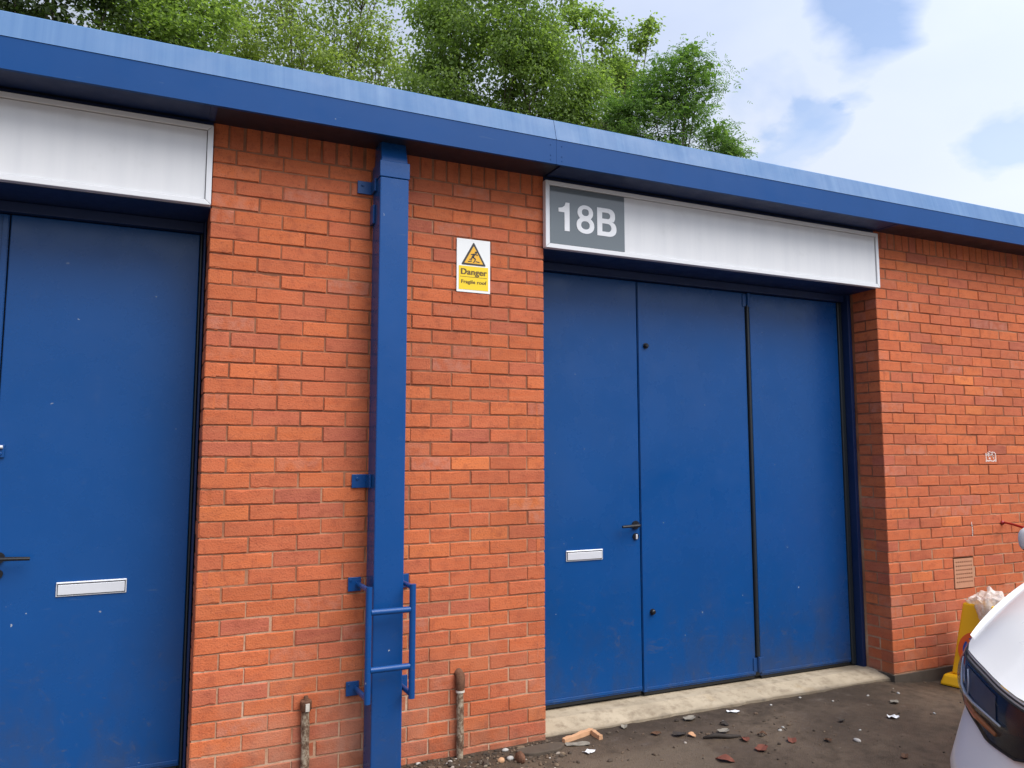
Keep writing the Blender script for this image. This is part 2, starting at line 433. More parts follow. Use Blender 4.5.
def one_brick(mb, a, b, zb, zt, edge=(False, False), depth=.10):
    j = lambda s: rnd.uniform(-s, s)
    yj = j(.0022); tl = j(.0022)
    if rnd.random() < .5: zb += rnd.uniform(-.0015, .002)
    x0a = a + (0 if edge[0] else j(.002)); x1a = b + (0 if edge[1] else j(.002))
    sk = j(.0016); e = .0030
    ns = 6 if b-a > .15 else 4
    t = tone(); o = len(mb.v)
    chip = [0.0]*(2*(ns+1))
    for q in range(len(chip)):
        if rnd.random() < .035: chip[q] = rnd.uniform(.003, .009)
    cols = []
    for i in range(ns+1):
        u = i/ns; x = x0a+(x1a-x0a)*u
        wb = j(.0010)+sk*(1-2*u); wt = j(.0010)-.6*sk*(2*u-1)*-1
        xf = x+(e if i == 0 else -e if i == ns else 0)
        if i == 0: xf += rnd.choice((0, 0, 0, .004))
        if i == ns: xf -= rnd.choice((0, 0, 0, .004))
        y = yj+tl*u
        cb_, ct_ = chip[2*i], chip[2*i+1]
        mb.v += [(x, y+e*1.3, zb+wb), (xf, y+j(.0004), zb+e+wb+cb_), (xf, y+j(.0004), zt-e+wt-ct_), (x, y+e*1.3, zt+wt), (x, depth, zb+wb), (x, depth, zt+wt)]
    for i in range(ns):
        p = o+6*i; q = p+6
        mb.face((p+1, q+1, q+2, p+2), 0, t); mb.face((p, q, q+1, p+1), 0, t); mb.face((p+2, q+2, q+3, p+3), 0, t)
        mb.face((p+4, q+4, q, p), 0, t); mb.face((p+3, q+3, q+5, p+5), 0, t)
    for p, fl in ((o, 1), (o+6*ns, -1)):
        mb.face((p, p+1, p+2, p+3)[::fl], 0, t); mb.face((p, p+3, p+5, p+4)[::fl], 0, t)
def soldier(mb, x0, x1):
    x = x0
    while x < x1-.03:
        one_brick(mb, x, min(x+.065, x1), 3.005, 3.220, edge=(abs(x-x0) < .001, False)); x += .075
def reveal_bricks(mb, X, sgn, n0, n1):
    """return face of a jamb: plane x=X looking towards -sgn*x"""
    for n in range(n0, n1):
        zt = 3-.075*n-.0036; zb = zt-.0678
        # the corner brick occupies y 0...(header end .1025 or stretcher side .215)
        spans = [(0.0005, .215)] if n % 2 == 0 else [(0.0005, .1025), (.1125, .215)]
        for i, (a, b) in enumerate(spans):
            t = tone(); j = rnd.uniform(-.0012, .0012); e = .0035
            o = len(mb.v); xo = X+sgn*(0.0+j)
            f = [(xo, a+e, zb+e), (xo, b-e, zb+e), (xo, b-e, zt-e), (xo, a+e, zt-e)]
            k = [(X+sgn*.05, a, zb), (X+sgn*.05, b, zb), (X+sgn*.05, b, zt), (X+sgn*.05, a, zt)]
            mb.v += f+k; mb.face((o, o+1, o+2, o+3), 0, t)
            for q in range(4): mb.face((o+q, o+4+q, o+4+(q+1) % 4, o+(q+1) % 4), 0, t)
    
def wall_piece(x0, x1, n1, soldiers=True, left_reveal=False, right_reveal=False, even_left=True):
    mb = MB()
    brick_face(mb, x0, x1, 0, n1, even_left)
    soldier(mb, x0, x1)
    zb = 3-.075*n1-.01
    # mortar body, recessed 5 mm behind the brick faces
    lx = x0+.0042; rx = x1-.0042
    xs = sorted(set([lx, rx]+[h for q in holes for h in (q[0]-.004, q[1]+.004) if lx < h < rx]))
    for i in range(len(xs)-1):
        cut = None
        for q in holes:
            if abs(xs[i]-(q[0]-.004)) < 1e-6: cut = q
        if cut:
            mb.box(xs[i], xs[i+1], .0045, .26, zb, cut[2]-.004, 1); mb.box(xs[i], xs[i+1], .0045, .26, cut[3]+.004, 3.23, 1)
            mb.box(xs[i], xs[i+1], .06, .26, cut[2]-.004, cut[3]+.004, 1)
        else: mb.box(xs[i], xs[i+1], .0045, .26, zb, 3.23, 1)
    if left_reveal: reveal_bricks(mb, x0, 1, 0, n1)
    if right_reveal: reveal_bricks(mb, x1, -1, 0, n1)
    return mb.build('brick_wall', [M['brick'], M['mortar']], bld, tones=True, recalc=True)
wall_piece(PW, 0, 41, left_reveal=True, right_reveal=True)
wall_piece(XR, 9.88, 40, left_reveal=True)
wall_piece(-9.6, -4.49, 40, right_reveal=True)

# plinth under the right wall, floor slab of the bays
p = MB()
xs = [XR-.012+i*.12 for i in range(61)]
for i in range(60):
    a, b = xs[i], xs[i+1]
    za, zb_ = (-.004-.006*noise.noise((a*3, 1, 2)) for a in (a, b))
    ya, yb = (-.012-.012*noise.noise((a*2.3, 4, 2)) for a in (a, b))
    o = len(p.v)
    p.v += [(a, ya, -.3), (b, yb, -.3), (b, yb, zb_), (a, ya, za), (a, .2, za), (b, .2, zb_)]
    p.face((o, o+1, o+2, o+3)); p.face((o+3, o+2, o+5, o+4))
p.add([(XR-.012, -.012, -.3), (XR-.012, -.012, -.004), (XR-.012, .2, -.004), (XR-.012, .2, -.3)], [(0, 1, 2, 3)])
p.build('plinth', M['plinth'], bld, recalc=False)
def threshold(x0, x1):
    s = MB(); n = 60
    top = []; 
    for i in range(n+1):
        x = x0+(x1-x0)*i/n
        ye = .035+.030*noise.noise((x*1.7, 2.2, 7))+.016*noise.noise((x*8, 1, 3))+.007*noise.noise((x*23, 1, 3))
        zs = .030-.010*(x-x0)
        row = [(x, ye-.006, -.12), (x, ye, -.028+.004*noise.noise((x*9, 3, 3))), (x, ye+.03, -.018), (x, .18, .004+.3*zs), (x, .5, .000+zs-.012)]
        top.append(row)
    for row in top: s.v += row
    for i in range(n):
        for k in range(4):
            a = i*5+k; s.face((a, a+5, a+6, a+1))
    return s.build('threshold', M['concrete'], bld, smooth=False, recalc=False)
threshold(.002, XR-.002); threshold(-4.488, PW-.002)

# lintel boxes over the bays (their undersides are what one sees under the signs)
for a, b in ((.003, XR-.003), (-4.487, PW-.003)):
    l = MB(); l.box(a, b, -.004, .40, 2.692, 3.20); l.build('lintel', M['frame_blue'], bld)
# steel door frames
def frame_for(a, b, rs=.03):
    f = MB()
    f.box(a, a+.03, .232, .42, -.1, 2.690); f.box(b-rs, b, .232, .42, -.1, 2.690)
    f.box(a+.031, b-rs-.001, .262, .42, 2.640, 2.690)
    f.build('door_frame', M['frame_blue'], bld, bevel=.003)
    s = MB()
    s.box(b-rs-.042 if rs > .02 else b-rs-.012, b-rs-.003, DY-.012, DY+.05, .012, 2.638)
    s.build('door_seal', M['seal'], bld, bevel=.006)
    s = MB(); s.box(a+.033, a+.040, DY-.004, DY+.05, .012, 2.638)
    s.build('door_seal', M['seal'], bld)
    v = MB(); v.box(a+.02, b-.02, DY+.030, DY+.08, -.12, 2.66); v.build('door_backing', M['darkgap'], bld)
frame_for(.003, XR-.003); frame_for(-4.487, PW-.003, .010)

def leaf(x0, x1, zb, zt=2.636, strip=None, ground_slope=0):
    """one steel leaf: pressed sheet with folded bottom rail"""
    d = MB()
    d.box(x0, x1, DY, DY+.045, zb, zt)
    ob = d.build('door', M['door'], bld, bevel=.004)
    r = MB(); r.box(x0+.004, x1-.004, DY-.006, DY-.0003, zb+.012, zb+.030)
    r.build('bottom_rail', M['door'], ob, bevel=.002)
    if strip:
        s = MB(); s.box(strip[0], strip[1], DY-.007, DY-.0003, zb+.003, zt-.004); s.build('cover_strip', M['door'], ob, bevel=.002)
    w = MB(); w.box(x0+.01, x1-.01, DY+.004, DY+.03, zb-.018, zb-.001); w.build('brush_strip', M['darkgap'], ob)
    return ob
def letterbox(par, x0, x1, z0, z1):
    f = MB()
    f.box(x0, x1, DY-.006, DY-.0005, z0, z1)
    lb = f.build('letterbox', M['steel'], par, bevel=.0025)
    q = MB(); b = .008
    q.box(x0+b, x1-b, DY-.0105, DY-.0065, z0+b, z1-b-.004)
    q.box(x0+.003, x1-.003, DY-.012, DY-.0065, z1-.007, z1-.002)
    fl = q.build('letter_flap', M['steel'], par, bevel=.0015)
    sh = MB(); sh.box(x0+b-.003, x1-b+.003, DY-.0072, DY-.0062, z0+b-.003, z1-b-.001); sh.build('flap_gap', M['darkgap'], par)
def lever(par, xs, z, sgn):
    """black lever on a rose at xs, arm pointing towards sgn*x, key cylinder beneath"""
    h = MB()
    h.disc((xs, DY-.0005, z), (0, -1, 0), .026, .012, 18)
    h.tube([(xs, DY-.010, z), (xs, DY-.052, z), (xs+sgn*.012, DY-.060, z), (xs+sgn*.06, DY-.060, z-.001), (xs+sgn*.128, DY-.056, z-.004)], [.011, .010, .0105, .0095, .0085], 10)
    smooth_by_angle(h.build('handle', M['blackmetal'], par))
    k = MB()
    k.disc((xs+.001, DY-.0005, z-.072), (0, -1, 0), .021, .008, 18)
    smooth_by_angle(k.build('lock_rose', M['blackmetal'], par))
    c = MB(); c.box(xs-.005, xs+.007, DY-.019, DY-.0087, z-.088, z-.058); c.build('lock_cylinder', M['steel'], par, bevel=.003)
def knob(par, x, z):
    k = MB(); k.disc((x, DY-.0005, z), (0, -1, 0), .019, .006, 16); k.tube([(x, DY-.006, z), (x, DY-.020, z), (x, DY-.024, z)], [.015, .014, .009], 14)
    smooth_by_angle(k.build('bolt_knob', M['blackmetal'], par))
def gap_hinge(par, x, z):
    h = MB(); h.box(x-.045, x-.012, DY-.006, DY-.0004, z-.045, z+.045); h.box(x+.012, x+.045, DY-.006, DY-.0004, z-.045, z+.045)
    h.tube([(x, DY-.010, z-.05), (x, DY-.010, z+.05)], .012, 10)
    h.build('hinge', M['door'], par, bevel=.0015)
# right bay: wicket leaf, middle leaf, right leaf
d1 = leaf(.043, .826, .046); d2 = leaf(.832, 1.728, .036, strip=(.835, .858)); d3 = leaf(1.770, XR-.077, .028)
letterbox(d1, .292, .548, .866, .930)
lever(d1, .790, 1.066, -1)
knob(d2, .892, 2.214); knob(d2, .908, .520)
s = MB(); s.box(1.730, 1.768, DY+.006, DY+.05, .03, 2.636); s.tube([(1.745, DY-.006, .16), (1.745, DY-.006, 2.55)], .011, 8); s.tube([(1.760, DY+.002, .16), (1.760, DY+.002, 2.55)], .006, 8)
s.build('folding_gap_seal', M['seal'], bld)
gap_hinge(d3, 1.752, .105); gap_hinge(d3, 1.752, 2.585)
# left bay, mirrored
e1 = leaf(-2.640, PW-.029, .030); e2 = leaf(-3.54, -2.646, .030, strip=(-2.672, -2.649)); e3 = leaf(-4.41, -3.58, .030)
letterbox(e1, -2.372, -2.080, .862, .928)
lever(e1, -2.604, 1.052, 1)
pl = MB(); pl.box(-2.660, -2.606, DY-.012, DY-.0004, 1.502, 1.560); pl.disc((-2.622, DY-.012, 1.52), (0, -1, 0), .008, .006, 10)
pl.build('hasp', M['pipe_blue'], e1, bevel=.002)
pl = MB(); pl.tube([(-2.70, DY-.018, 1.548), (-2.612, DY-.018, 1.550)], .008, 10); pl.tube([(-2.63, DY-.018, 1.549), (-2.63, DY-.03, 1.535)], .006, 8)
pl.build('slide_bolt', M['steel'], e1)
knob(e2, -2.70, 2.214); gap_hinge(e3, -3.56, .105); gap_hinge(e3, -3.56, 2.585)
s = MB(); s.box(-3.578, -3.542, DY+.006, DY+.05, .03, 2.636); s.build('folding_gap_seal', M['seal'], bld)

# eaves: soffit, fascia face, faded sloping upper band with sky sheen in its colour, roof
FY = -.245
seams = [-9.7, -6.05, -3.05, -.040, 5.96, 9.95]
fz = [3.108]*6
def extrude_x(a, b, za, zb2, pts):
    f = MB(); n = len(pts)
    f.v += [(a, y, za+z) for y, z in pts] + [(b, y, zb2+z) for y, z in pts]
    for k in range(n): f.face((k, (k+1) % n, n+(k+1) % n, n+k))
    f.face(range(n)); f.face(range(n, 2*n)); return f
for i in range(len(seams)-1):
    a, b = seams[i]+.0015, seams[i+1]-.0015
    za, zb2 = fz[i], fz[i+1]
    pts = [(FY+.022, .009), (FY+.020, 0), (FY, 0), (FY, .1405), (FY+.003, .1385), (FY+.003, .003), (FY+.019, .003), (FY+.020, .009)]
    extrude_x(a, b, za, zb2, pts).build('fascia', M['fascia'], bld)
    pts = [(FY-.003, .141), (FY-.001, .145), (-.214, .261), (-.206, .268), (-.190, .268), (-.190, .264), (-.205, .264), (FY+.006, .144), (FY+.003, .141)]
    extrude_x(a, b, za, zb2, pts).build('eaves_band', M['eaves'], bld)
for x in seams[1:-1]:
    jb = MB()
    zj = fz[seams.index(x)]; jb.box(x-.0014, x+.0014, FY+.0010, FY+.003, zj+.004, zj+.137); jb.box(x-.0014, x+.0014, FY+.0075, FY+.03, zj+.148, zj+.18)
    for dx in (-.035, .035):
        for z in (zj+.022, zj+.047, zj+.107):
            jb.disc((x+dx, FY+.001, z), (0, -1, 0), .0035, .003, 8)
    jb.build('fascia_joint', M['fascia'], bld)
so = MB()
so.box(-9.7, 9.95, FY+.021, .0, 3.119, 3.130)
so.build('soffit', M['soffit'], bld)
for a, b in ((0, XR+.01), (-4.49, PW)):
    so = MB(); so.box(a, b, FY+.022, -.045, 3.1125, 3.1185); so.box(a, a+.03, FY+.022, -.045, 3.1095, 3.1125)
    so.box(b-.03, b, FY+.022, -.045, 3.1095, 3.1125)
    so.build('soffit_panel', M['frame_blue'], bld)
rf = MB(); nseg = 240
for i in range(nseg+1):
    x = -9.7+19.65*i/nseg; w = .022*cos(2*pi*x/.146)
    rf.v += [(x, -.186, 3.352+w*.3), (x, 6.6, 3.80+w)]
for i in range(nseg): rf.face((2*i, 2*i+2, 2*i+3, 2*i+1))
rf.build('roof', M['roof'], bld, recalc=False)
bw = MB(); bw.box(-9.6, 9.88, 6.3, 6.5, -.1, 3.76, 0); bw.box(-9.6, -9.4, .262, 6.29, -.1, 3.40, 0); bw.box(9.68, 9.88, .262, 6.29, -.1, 3.40, 0)
bw.build('outer_wall', M['terracotta'], bld)
# closing web behind the eaves band
cw = MB(); cw.box(-9.68, 9.93, -.185, -.165, 3.131, 3.345); cw.build('eaves_backing', M['soffit'], bld)

# air brick
ab = MB(); x0, x1, z0, z1 = 3.348, 3.557, .530, .740
nxh, nzh = 8, 6
xe = [x0+.014]; 
def lattice(mb, x0, x1, z0, z1, nxh, nzh, mx, mzb, mzt, y):
    gx = (x1-x0-2*mx)/nxh; gh = (z1-z0-mzb-mzt)/nzh
    xs = [x0, x0+mx]; kinds = ['s']
    for i in range(nxh):
        c = x0+mx+gx*i
        xs += [c+gx*.26, c+gx*.80]
    xs = [x0]+[v for i in range(nxh) for v in (x0+mx+gx*(i+.25), x0+mx+gx*(i+.75))]+[x1]
    zs = [z0]+[v for i in range(nzh) for v in (z0+mzb+gh*(i+.30), z0+mzb+gh*(i+.70))]+[z1]
    for i in range(len(xs)-1):
        for k in range(len(zs)-1):
            hole = i % 2 == 1 and k % 2 == 1
            if not hole: mb.box(xs[i], xs[i+1], y, y+.03, zs[k], zs[k+1])
lattice(ab, x0, x1, z0, z1, nxh, nzh, .012, .028, .010, -.001)
ab.build('air_brick', m_plain('buff_clay', (.50,.25,.15), .85, 0, .3, .15, 30, .3), bld, recalc=False)
ab = MB(); ab.box(x0, x1, .031, .04, z0, z1); ab.build('vent_backing', M['darkgap'], bld)
# daubs of white paint on the bricks
pm = MB()
def blob(cx, cz, rx, rz, seed):
    pts = []
    for k in range(16):
        t = 2*pi*k/16; rr = .75+.5*noise.noise((cos(t)*1.7+seed, sin(t)*1.7, seed*3))
        pts.append((cx+rx*rr*cos(t), -.0035, cz+rz*rr*sin(t)))
    pm.poly(pts, (0, .006, 0))
r2 = random.Random(3)
for k in range(9): blob(3.775+k*.0135, 1.455+r2.uniform(-.004,.004), .012, .007, k*1.3)
for k in range(4): blob(3.775, 1.465+k*.014, .007, .010, k*2.1+.4); blob(3.885, 1.465+k*.013, .007, .010, k*1.7+.9)
for k in range(10): blob(3.79+r2.random()*.08, 1.472+r2.random()*.035, .013*r2.uniform(.5,1), .008, k*1.1+5)
for k in range(5): blob(3.80+k*.018, 1.518+r2.uniform(-.006,.006), .010, .005, k*2.7+2)
pm.v = [v for v in pm.v]
pm.build('paint_mark', M['mark'], bld)
pm = MB()
for k in range(6): blob(3.567+.003*sin(k), .905+k*.018, .0045, .010, k*1.9)
pm.build('paint_mark', M['mark'], bld)

# ------------------------------------------------------------------ sign boards
def sign_board(name, x0, x1, z0, z1):
    root = empty(name, ((x0+x1)/2, -.03, z0))
    f = MB(); w = .026; y0, y1 = -.044, -.005
    # mitred frame
    def bar(p0, p1, p2, p3):
        o = len(f.v)
        f.v += [(x, y0, z) for x, z in (p0, p1, p2, p3)] + [(x, y1, z) for x, z in (p0, p1, p2, p3)]
        for q in ((0,1,2,3), (7,6,5,4), (0,4,5,1), (1,5,6,2), (2,6,7,3), (3,7,4,0)): f.face([o+i for i in q])
    g_ = .0006
    bar((x0+g_, z0), (x1-g_, z0), (x1-w-g_, z0+w), (x0+w+g_, z0+w)); bar((x0+w+g_, z1-w), (x1-w-g_, z1-w), (x1-g_, z1), (x0+g_, z1))
    bar((x0, z0+g_), (x0+w, z0+w+g_), (x0+w, z1-w-g_), (x0, z1-g_)); bar((x1-w, z0+w+g_), (x1, z0+g_), (x1, z1-g_), (x1-w, z1-w-g_))
    f.build('frame', M['white'], root, bevel=.0025)
    p_ = MB(); p_.box(x0+w+.003, x1-w-.003, -.034, -.008, z0+w+.003, z1-w-.003); p_.build('panel', M['panel'], root)
    b_ = MB(); b_.box(x0+w-.002, x1-w+.002, -.026, -.006, z0+w-.002, z1-w+.002); b_.build('panel_gasket', M['darkgap'], root)
    return root
sb = sign_board('sign_board', -.006, XR-.002, 2.692, 3.090)
tag(sb, 'long white framed sign board with grey plate numbered 18B', 'sign')
sl = sign_board('sign_board', -4.5, PW-.004, 2.696, 3.090)
tag(sl, 'plain white blank sign board above the left blue door', 'sign')
pl = MB(); pl.box(.026, .530, -.0375, -.0345, 2.722, 3.060); plate = pl.build('number_plate', M['grey'], sb)

def curve_shape(name, splines, y, depth, mat_, parent):
    cu = bpy.data.curves.new(name, 'CURVE'); cu.dimensions = '2D'; cu.fill_mode = 'BOTH'; cu.extrude = depth/2
    for pts in splines:
        sp = cu.splines.new('POLY'); sp.points.add(len(pts)-1); sp.use_cyclic_u = True
        for q, (a, b) in zip(sp.points, pts): q.co = (a, b, 0, 1)
    tmp = bpy.data.objects.new(name, cu); col.objects.link(tmp)
    tmp.matrix_world = Matrix.Translation((0, y, 0)) @ Matrix.Rotation(radians(90), 4, 'X')
    bpy.context.view_layer.update()
    dg = bpy.context.evaluated_depsgraph_get()
    me = bpy.data.meshes.new_from_object(tmp.evaluated_get(dg)); me.transform(tmp.matrix_world)
    bpy.data.objects.remove(tmp)
    me.materials.clear(); me.materials.append(mat_)
    ob = bpy.data.objects.new(name, me); col.objects.link(ob)
    ob.parent = parent; ob.matrix_parent_inverse = parent.matrix_world.inverted()
    return ob
def ell(cx, cz, rx, rz, n=40, a0=0, a1=2*pi, p=2.0):
    out = []
    for k in range(n):
        t = a0+(a1-a0)*k/(n if abs(a1-a0-2*pi) < 1e-6 else n-1)
        c, s_ = cos(t), sin(t)
        out.append((cx+rx*math.copysign(abs(c)**(2/p), c), cz+rz*math.copysign(abs(s_)**(2/p), s_)))
    return out
bpy.context.view_layer.update()
H = .188; zb = 2.792
def glyphs():
    st = .035
    x = .078   # 1
    one = [(x+.048, zb), (x+.048+st+.002, zb), (x+.048+st+.002, zb+H), (x+.058, zb+H), (x+.048, zb+H-.024), (x+.030, zb+H-.036), (x+.005, zb+H-.041), (x+.005, zb+H-.066), (x+.048, zb+H-.066)]
    cx = .272  # 8
    r8 = []
    body = ell(cx, zb+.0535, .066, .0545, 60, p=2.15); top = ell(cx, zb+.138, .058, .0495, 60, p=2.1)
    # union outline: bottom lobe below z*, top lobe above
    zs = zb+.1005
    out = [q for q in body if q[1] <= zs]
    b_sorted = sorted([q for q in body if q[1] <= zs], key=lambda q: math.atan2(q[1]-(zb+.0535), q[0]-cx) % (2*pi) if True else 0)
    def ang(q, c): return math.atan2(q[1]-c, q[0]-cx)
    lower = sorted([q for q in body if q[1] <= zs-.002], key=lambda q: (ang(q, zb+.0535)-pi/2) % (2*pi))
    upper = sorted([q for q in top if q[1] >= zs+.002], key=lambda q: (ang(q, zb+.138)+pi/2) % (2*pi))
    outline = lower + upper
    h1 = ell(cx, zb+.0545, .032, .0275, 32, p=2.2)[::-1]; h2 = ell(cx, zb+.140, .026, .0235, 32, p=2.2)[::-1]
    x = .362   # B
    R = ell(x+.085, zb+.137, .052, .051, 16, -pi/2, pi/2, 2.3); R2 = ell(x+.085, zb+.0525, .062, .0525, 20, -pi/2, pi/2, 2.3)
    B = [(x, zb)] + R2 + [q for q in R if q[1] > zb+.100] + [(x, zb+H)]
    i1 = [(x+.038, zb+.117)] + ell(x+.080, zb+.138, .020, .021, 12, -pi/2, pi/2) + [(x+.038, zb+.159)]
    i2 = [(x+.038, zb+.030)] + ell(x+.082, zb+.0575, .026, .0275, 12, -pi/2, pi/2) + [(x+.038, zb+.085)]
    k = .905
    def tr(P, g0, new): return [(new+(a-g0)*k, 2.803+(b-zb)*k) for a, b in P]
    return [tr(one, .078, .0755)]+[tr(P, .272, .2585) for P in (outline, h1, h2)]+[tr(P, .362, .339) for P in (B, i1[::-1], i2[::-1])]
curve_shape('number_lettering', glyphs(), -.0385, .0018, M['lettering'], sb)

# danger sign
bpy.context.view_layer.update()
ds = empty('danger_sign', (-.4345, -.004, 2.396)); bpy.context.view_layer.update()
tag(ds, 'small white and yellow warning sign screwed to the brick pier reading Danger Fragile roof', 'sign')
x0, x1, z0, z1 = -.5335, -.3355, 2.396, 2.694
b_ = MB(); b_.box(x0, x1, -.0060, -.0018, z0, z1); b_.build('plate', M['signwhite'], ds, bevel=.0008)
cx = (x0+x1)/2
b_ = MB(); b_.box(x0+.012, x1-.012, -.0070, -.0061, z0+.014, z0+.146); b_.build('text_panel', M['signyellow'], ds)
def tri(w, h, zc, y0, y1, r):
    pts = []
    cs = [(-w/2, 0), (w/2, 0), (0, h)]
    for i, (a, b) in enumerate(cs):
        pa = Vector(cs[i-1]); pb = Vector((a, b)); pc = Vector(cs[(i+1) % 3])
        d1 = (pa-pb).normalized(); d2 = (pc-pb).normalized()
        for k in range(5):
            t = k/4; q = pb + (d1*(1-t)+d2*t)*r*(1 - .35*sin(pi*t))
            pts.append((cx+q.x, y0, zc+q.y))
    m_ = MB(); m_.poly(pts, (0, y1-y0, 0)); return m_
tri(.148, .132, z0+.152, -.0072, -.0061, .008).build('warning_triangle', M['ink'], ds)
tri(.112, .099, z0+.162, -.0082, -.0074, .004).build('triangle_field', M['orange'], ds)
pg = MB()   # figure falling through a roof
def flat(pts): pg.poly([(cx+a, -.0092, z0+.165+b) for a, b in pts], (0, .0008, 0))
def limb(a, b, w):
    a = Vector(a); b = Vector(b); d = (b-a).normalized(); n = Vector((-d.y, d.x))*w/2
    flat([tuple(a-n), tuple(b-n), tuple(b+n), tuple(a+n)])
flat([(.013+.007*cos(t*pi/5), .060+.007*sin(t*pi/5)) for t in range(10)])
limb((.006, .052), (-.008, .032), .012); limb((.004, .050), (.024, .046), .0055); limb((.0, .050), (-.017, .047), .0055)
limb((-.006, .034), (.010, .022), .0075); limb((.010, .023), (.004, .008), .006); limb((-.009, .033), (-.017, .016), .0075)
limb((-.034, .006), (-.012, .010), .005); limb((.034, .006), (.012, .010), .005); limb((-.004, .003), (.003, .006), .005); limb((-.02, .022), (-.026, .016), .004)
pg.build('pictogram', M['ink'], ds)
def text_mesh(name, body, size, x, y, z, mat_, parent, offset=0., align='CENTER', xs=1, bold=0):
    cu = bpy.data.curves.new(name, 'FONT'); cu.body = body; cu.size = size; cu.align_x = align; cu.extrude = .0003; cu.offset = offset; cu.space_character = 1.06
    tmp = bpy.data.objects.new(name, cu); col.objects.link(tmp)
    tmp.matrix_world = Matrix.Translation((x, y, z)) @ Matrix.Rotation(radians(90), 4, 'X') @ Matrix.Diagonal((xs, 1, 1, 1))
    bpy.context.view_layer.update()
    dg = bpy.context.evaluated_depsgraph_get()
    me = bpy.data.meshes.new_from_object(tmp.evaluated_get(dg)); me.transform(tmp.matrix_world)
    bpy.data.objects.remove(tmp)
    if bold:
        bm = bmesh.new(); bm.from_mesh(me); src = bm.verts[:]+bm.edges[:]+bm.faces[:]
        for k, dx in enumerate((-bold, bold)):
            nw = bmesh.ops.duplicate(bm, geom=src)['geom']
            for v in nw:
                if isinstance(v, bmesh.types.BMVert): v.co.x += dx; v.co.y -= .00012*(k+1)
        bm.to_mesh(me); bm.free()
    me.materials.clear(); me.materials.append(mat_)
    ob = bpy.data.objects.new(name, me); col.objects.link(ob)
    ob.parent = parent; ob.matrix_parent_inverse = parent.matrix_world.inverted()
    return ob
text_mesh('danger_lettering', 'Danger', .046, cx, -.0076, z0+.099, M['brownink'], ds, .0005, xs=1.07, bold=.0016)
text_mesh('fragile_lettering', 'Fragile roof', .0275, cx, -.0076, z0+.049, M['brownink'], ds, .0002, xs=1.08, bold=.0009)
b_ = MB(); b_.box(x0+.020, x1-.020, -.0077, -.0071, z0+.0845, z0+.0865); b_.build('text_rule', M['brownink'], ds)

# ------------------------------------------------------------------ downpipe, guard, stub pipes
dp = empty('downpipe', (-.928, -.08, -.03)); bpy.context.view_layer.update()
tag(dp, 'square blue steel downpipe running from eaves to ground between the doors', 'downpipe')
px0, px1, py0, py1 = -1.004, -.853, -.153, -.010
s = MB(); s.box(px0, px1, py0, py1, -.08, 2.925); s.build('shaft', M['pipe_blue'], dp, bevel=.006)
s = MB(); s.box(px0-.003, px1+.003, py0-.004, py1+.003, 2.925, 3.010); s.build('collar', M['pipe_blue'], dp, bevel=.003)
s = MB()
b0 = [(px0+.006, py0+.004, 3.010), (px1-.006, py0+.004, 3.010), (px1-.006, py1, 3.010), (px0+.006, py1, 3.010)]
t0 = [(px0+.010, py0+.034, 3.125), (px1-.010, py0+.034, 3.125), (px1-.010, py1, 3.125), (px0+.010, py1, 3.125)]
s.add(b0+t0, [(3,2,1,0), (4,5,6,7), (0,1,5,4), (1,2,6,5), (2,3,7,6), (3,0,4,7)]); s.build('outlet', M['pipe_blue'], dp, bevel=.004)
for z in (2.900, 1.379):
    s = MB(); s.box(-1.086, px0-.001, -.012, -.003, z-.034, z+.034); s.box(px0-.012, px0-.001, -.085, -.012, z-.034, z+.034)
    s.disc((-1.060, -.012, z+.012), (0, -1, 0), .008, .006, 6)
    s.build('bracket', M['pipe_blue'], dp, bevel=.002)
s = MB(); s.box(px0-.012, px0-.001, -.06, -.004, 2.70, 2.80); s.build('bracket', M['pipe_blue'], dp, bevel=.002)

gd = empty('pipe_guard', (-.942, -.12, .37)); bpy.context.view_layer.update()
tag(gd, 'blue tubular guard rail bolted to the wall round the foot of the downpipe', 'guard rail')
GY = -.235; gl, gr_ = -1.046, -.832; zt_, zb_ = .872, .372
for X in (gl, gr_):
    s = MB(); s.tube([(X, GY, zb_-.016), (X, GY, zt_+.016)], .0155, 14); smooth_by_angle(s.build('upright', M['pipe_blue'], gd))
    for z in (zt_, zb_):
        s = MB(); s.tube([(X, GY+.012, z), (X, -.012, z)], .0125, 12); smooth_by_angle(s.build('arm', M['pipe_blue'], gd))
        off = -.016 if X == gl else .016
        s = MB(); s.box(X-.032+off, X+.032+off, -.012, -.003, z-.034, z+.034); s.disc((X-.02+off, -.012, z+.02), (0,-1,0), .006, .005, 6); s.build('wall_plate', M['pipe_blue'], gd, bevel=.002)
for z in (.770, .506):
    s = MB(); s.tube([(gl+.012, GY, z), (gr_-.012, GY, z)], .0145, 14); smooth_by_angle(s.build('rung', M['pipe_blue'], gd))

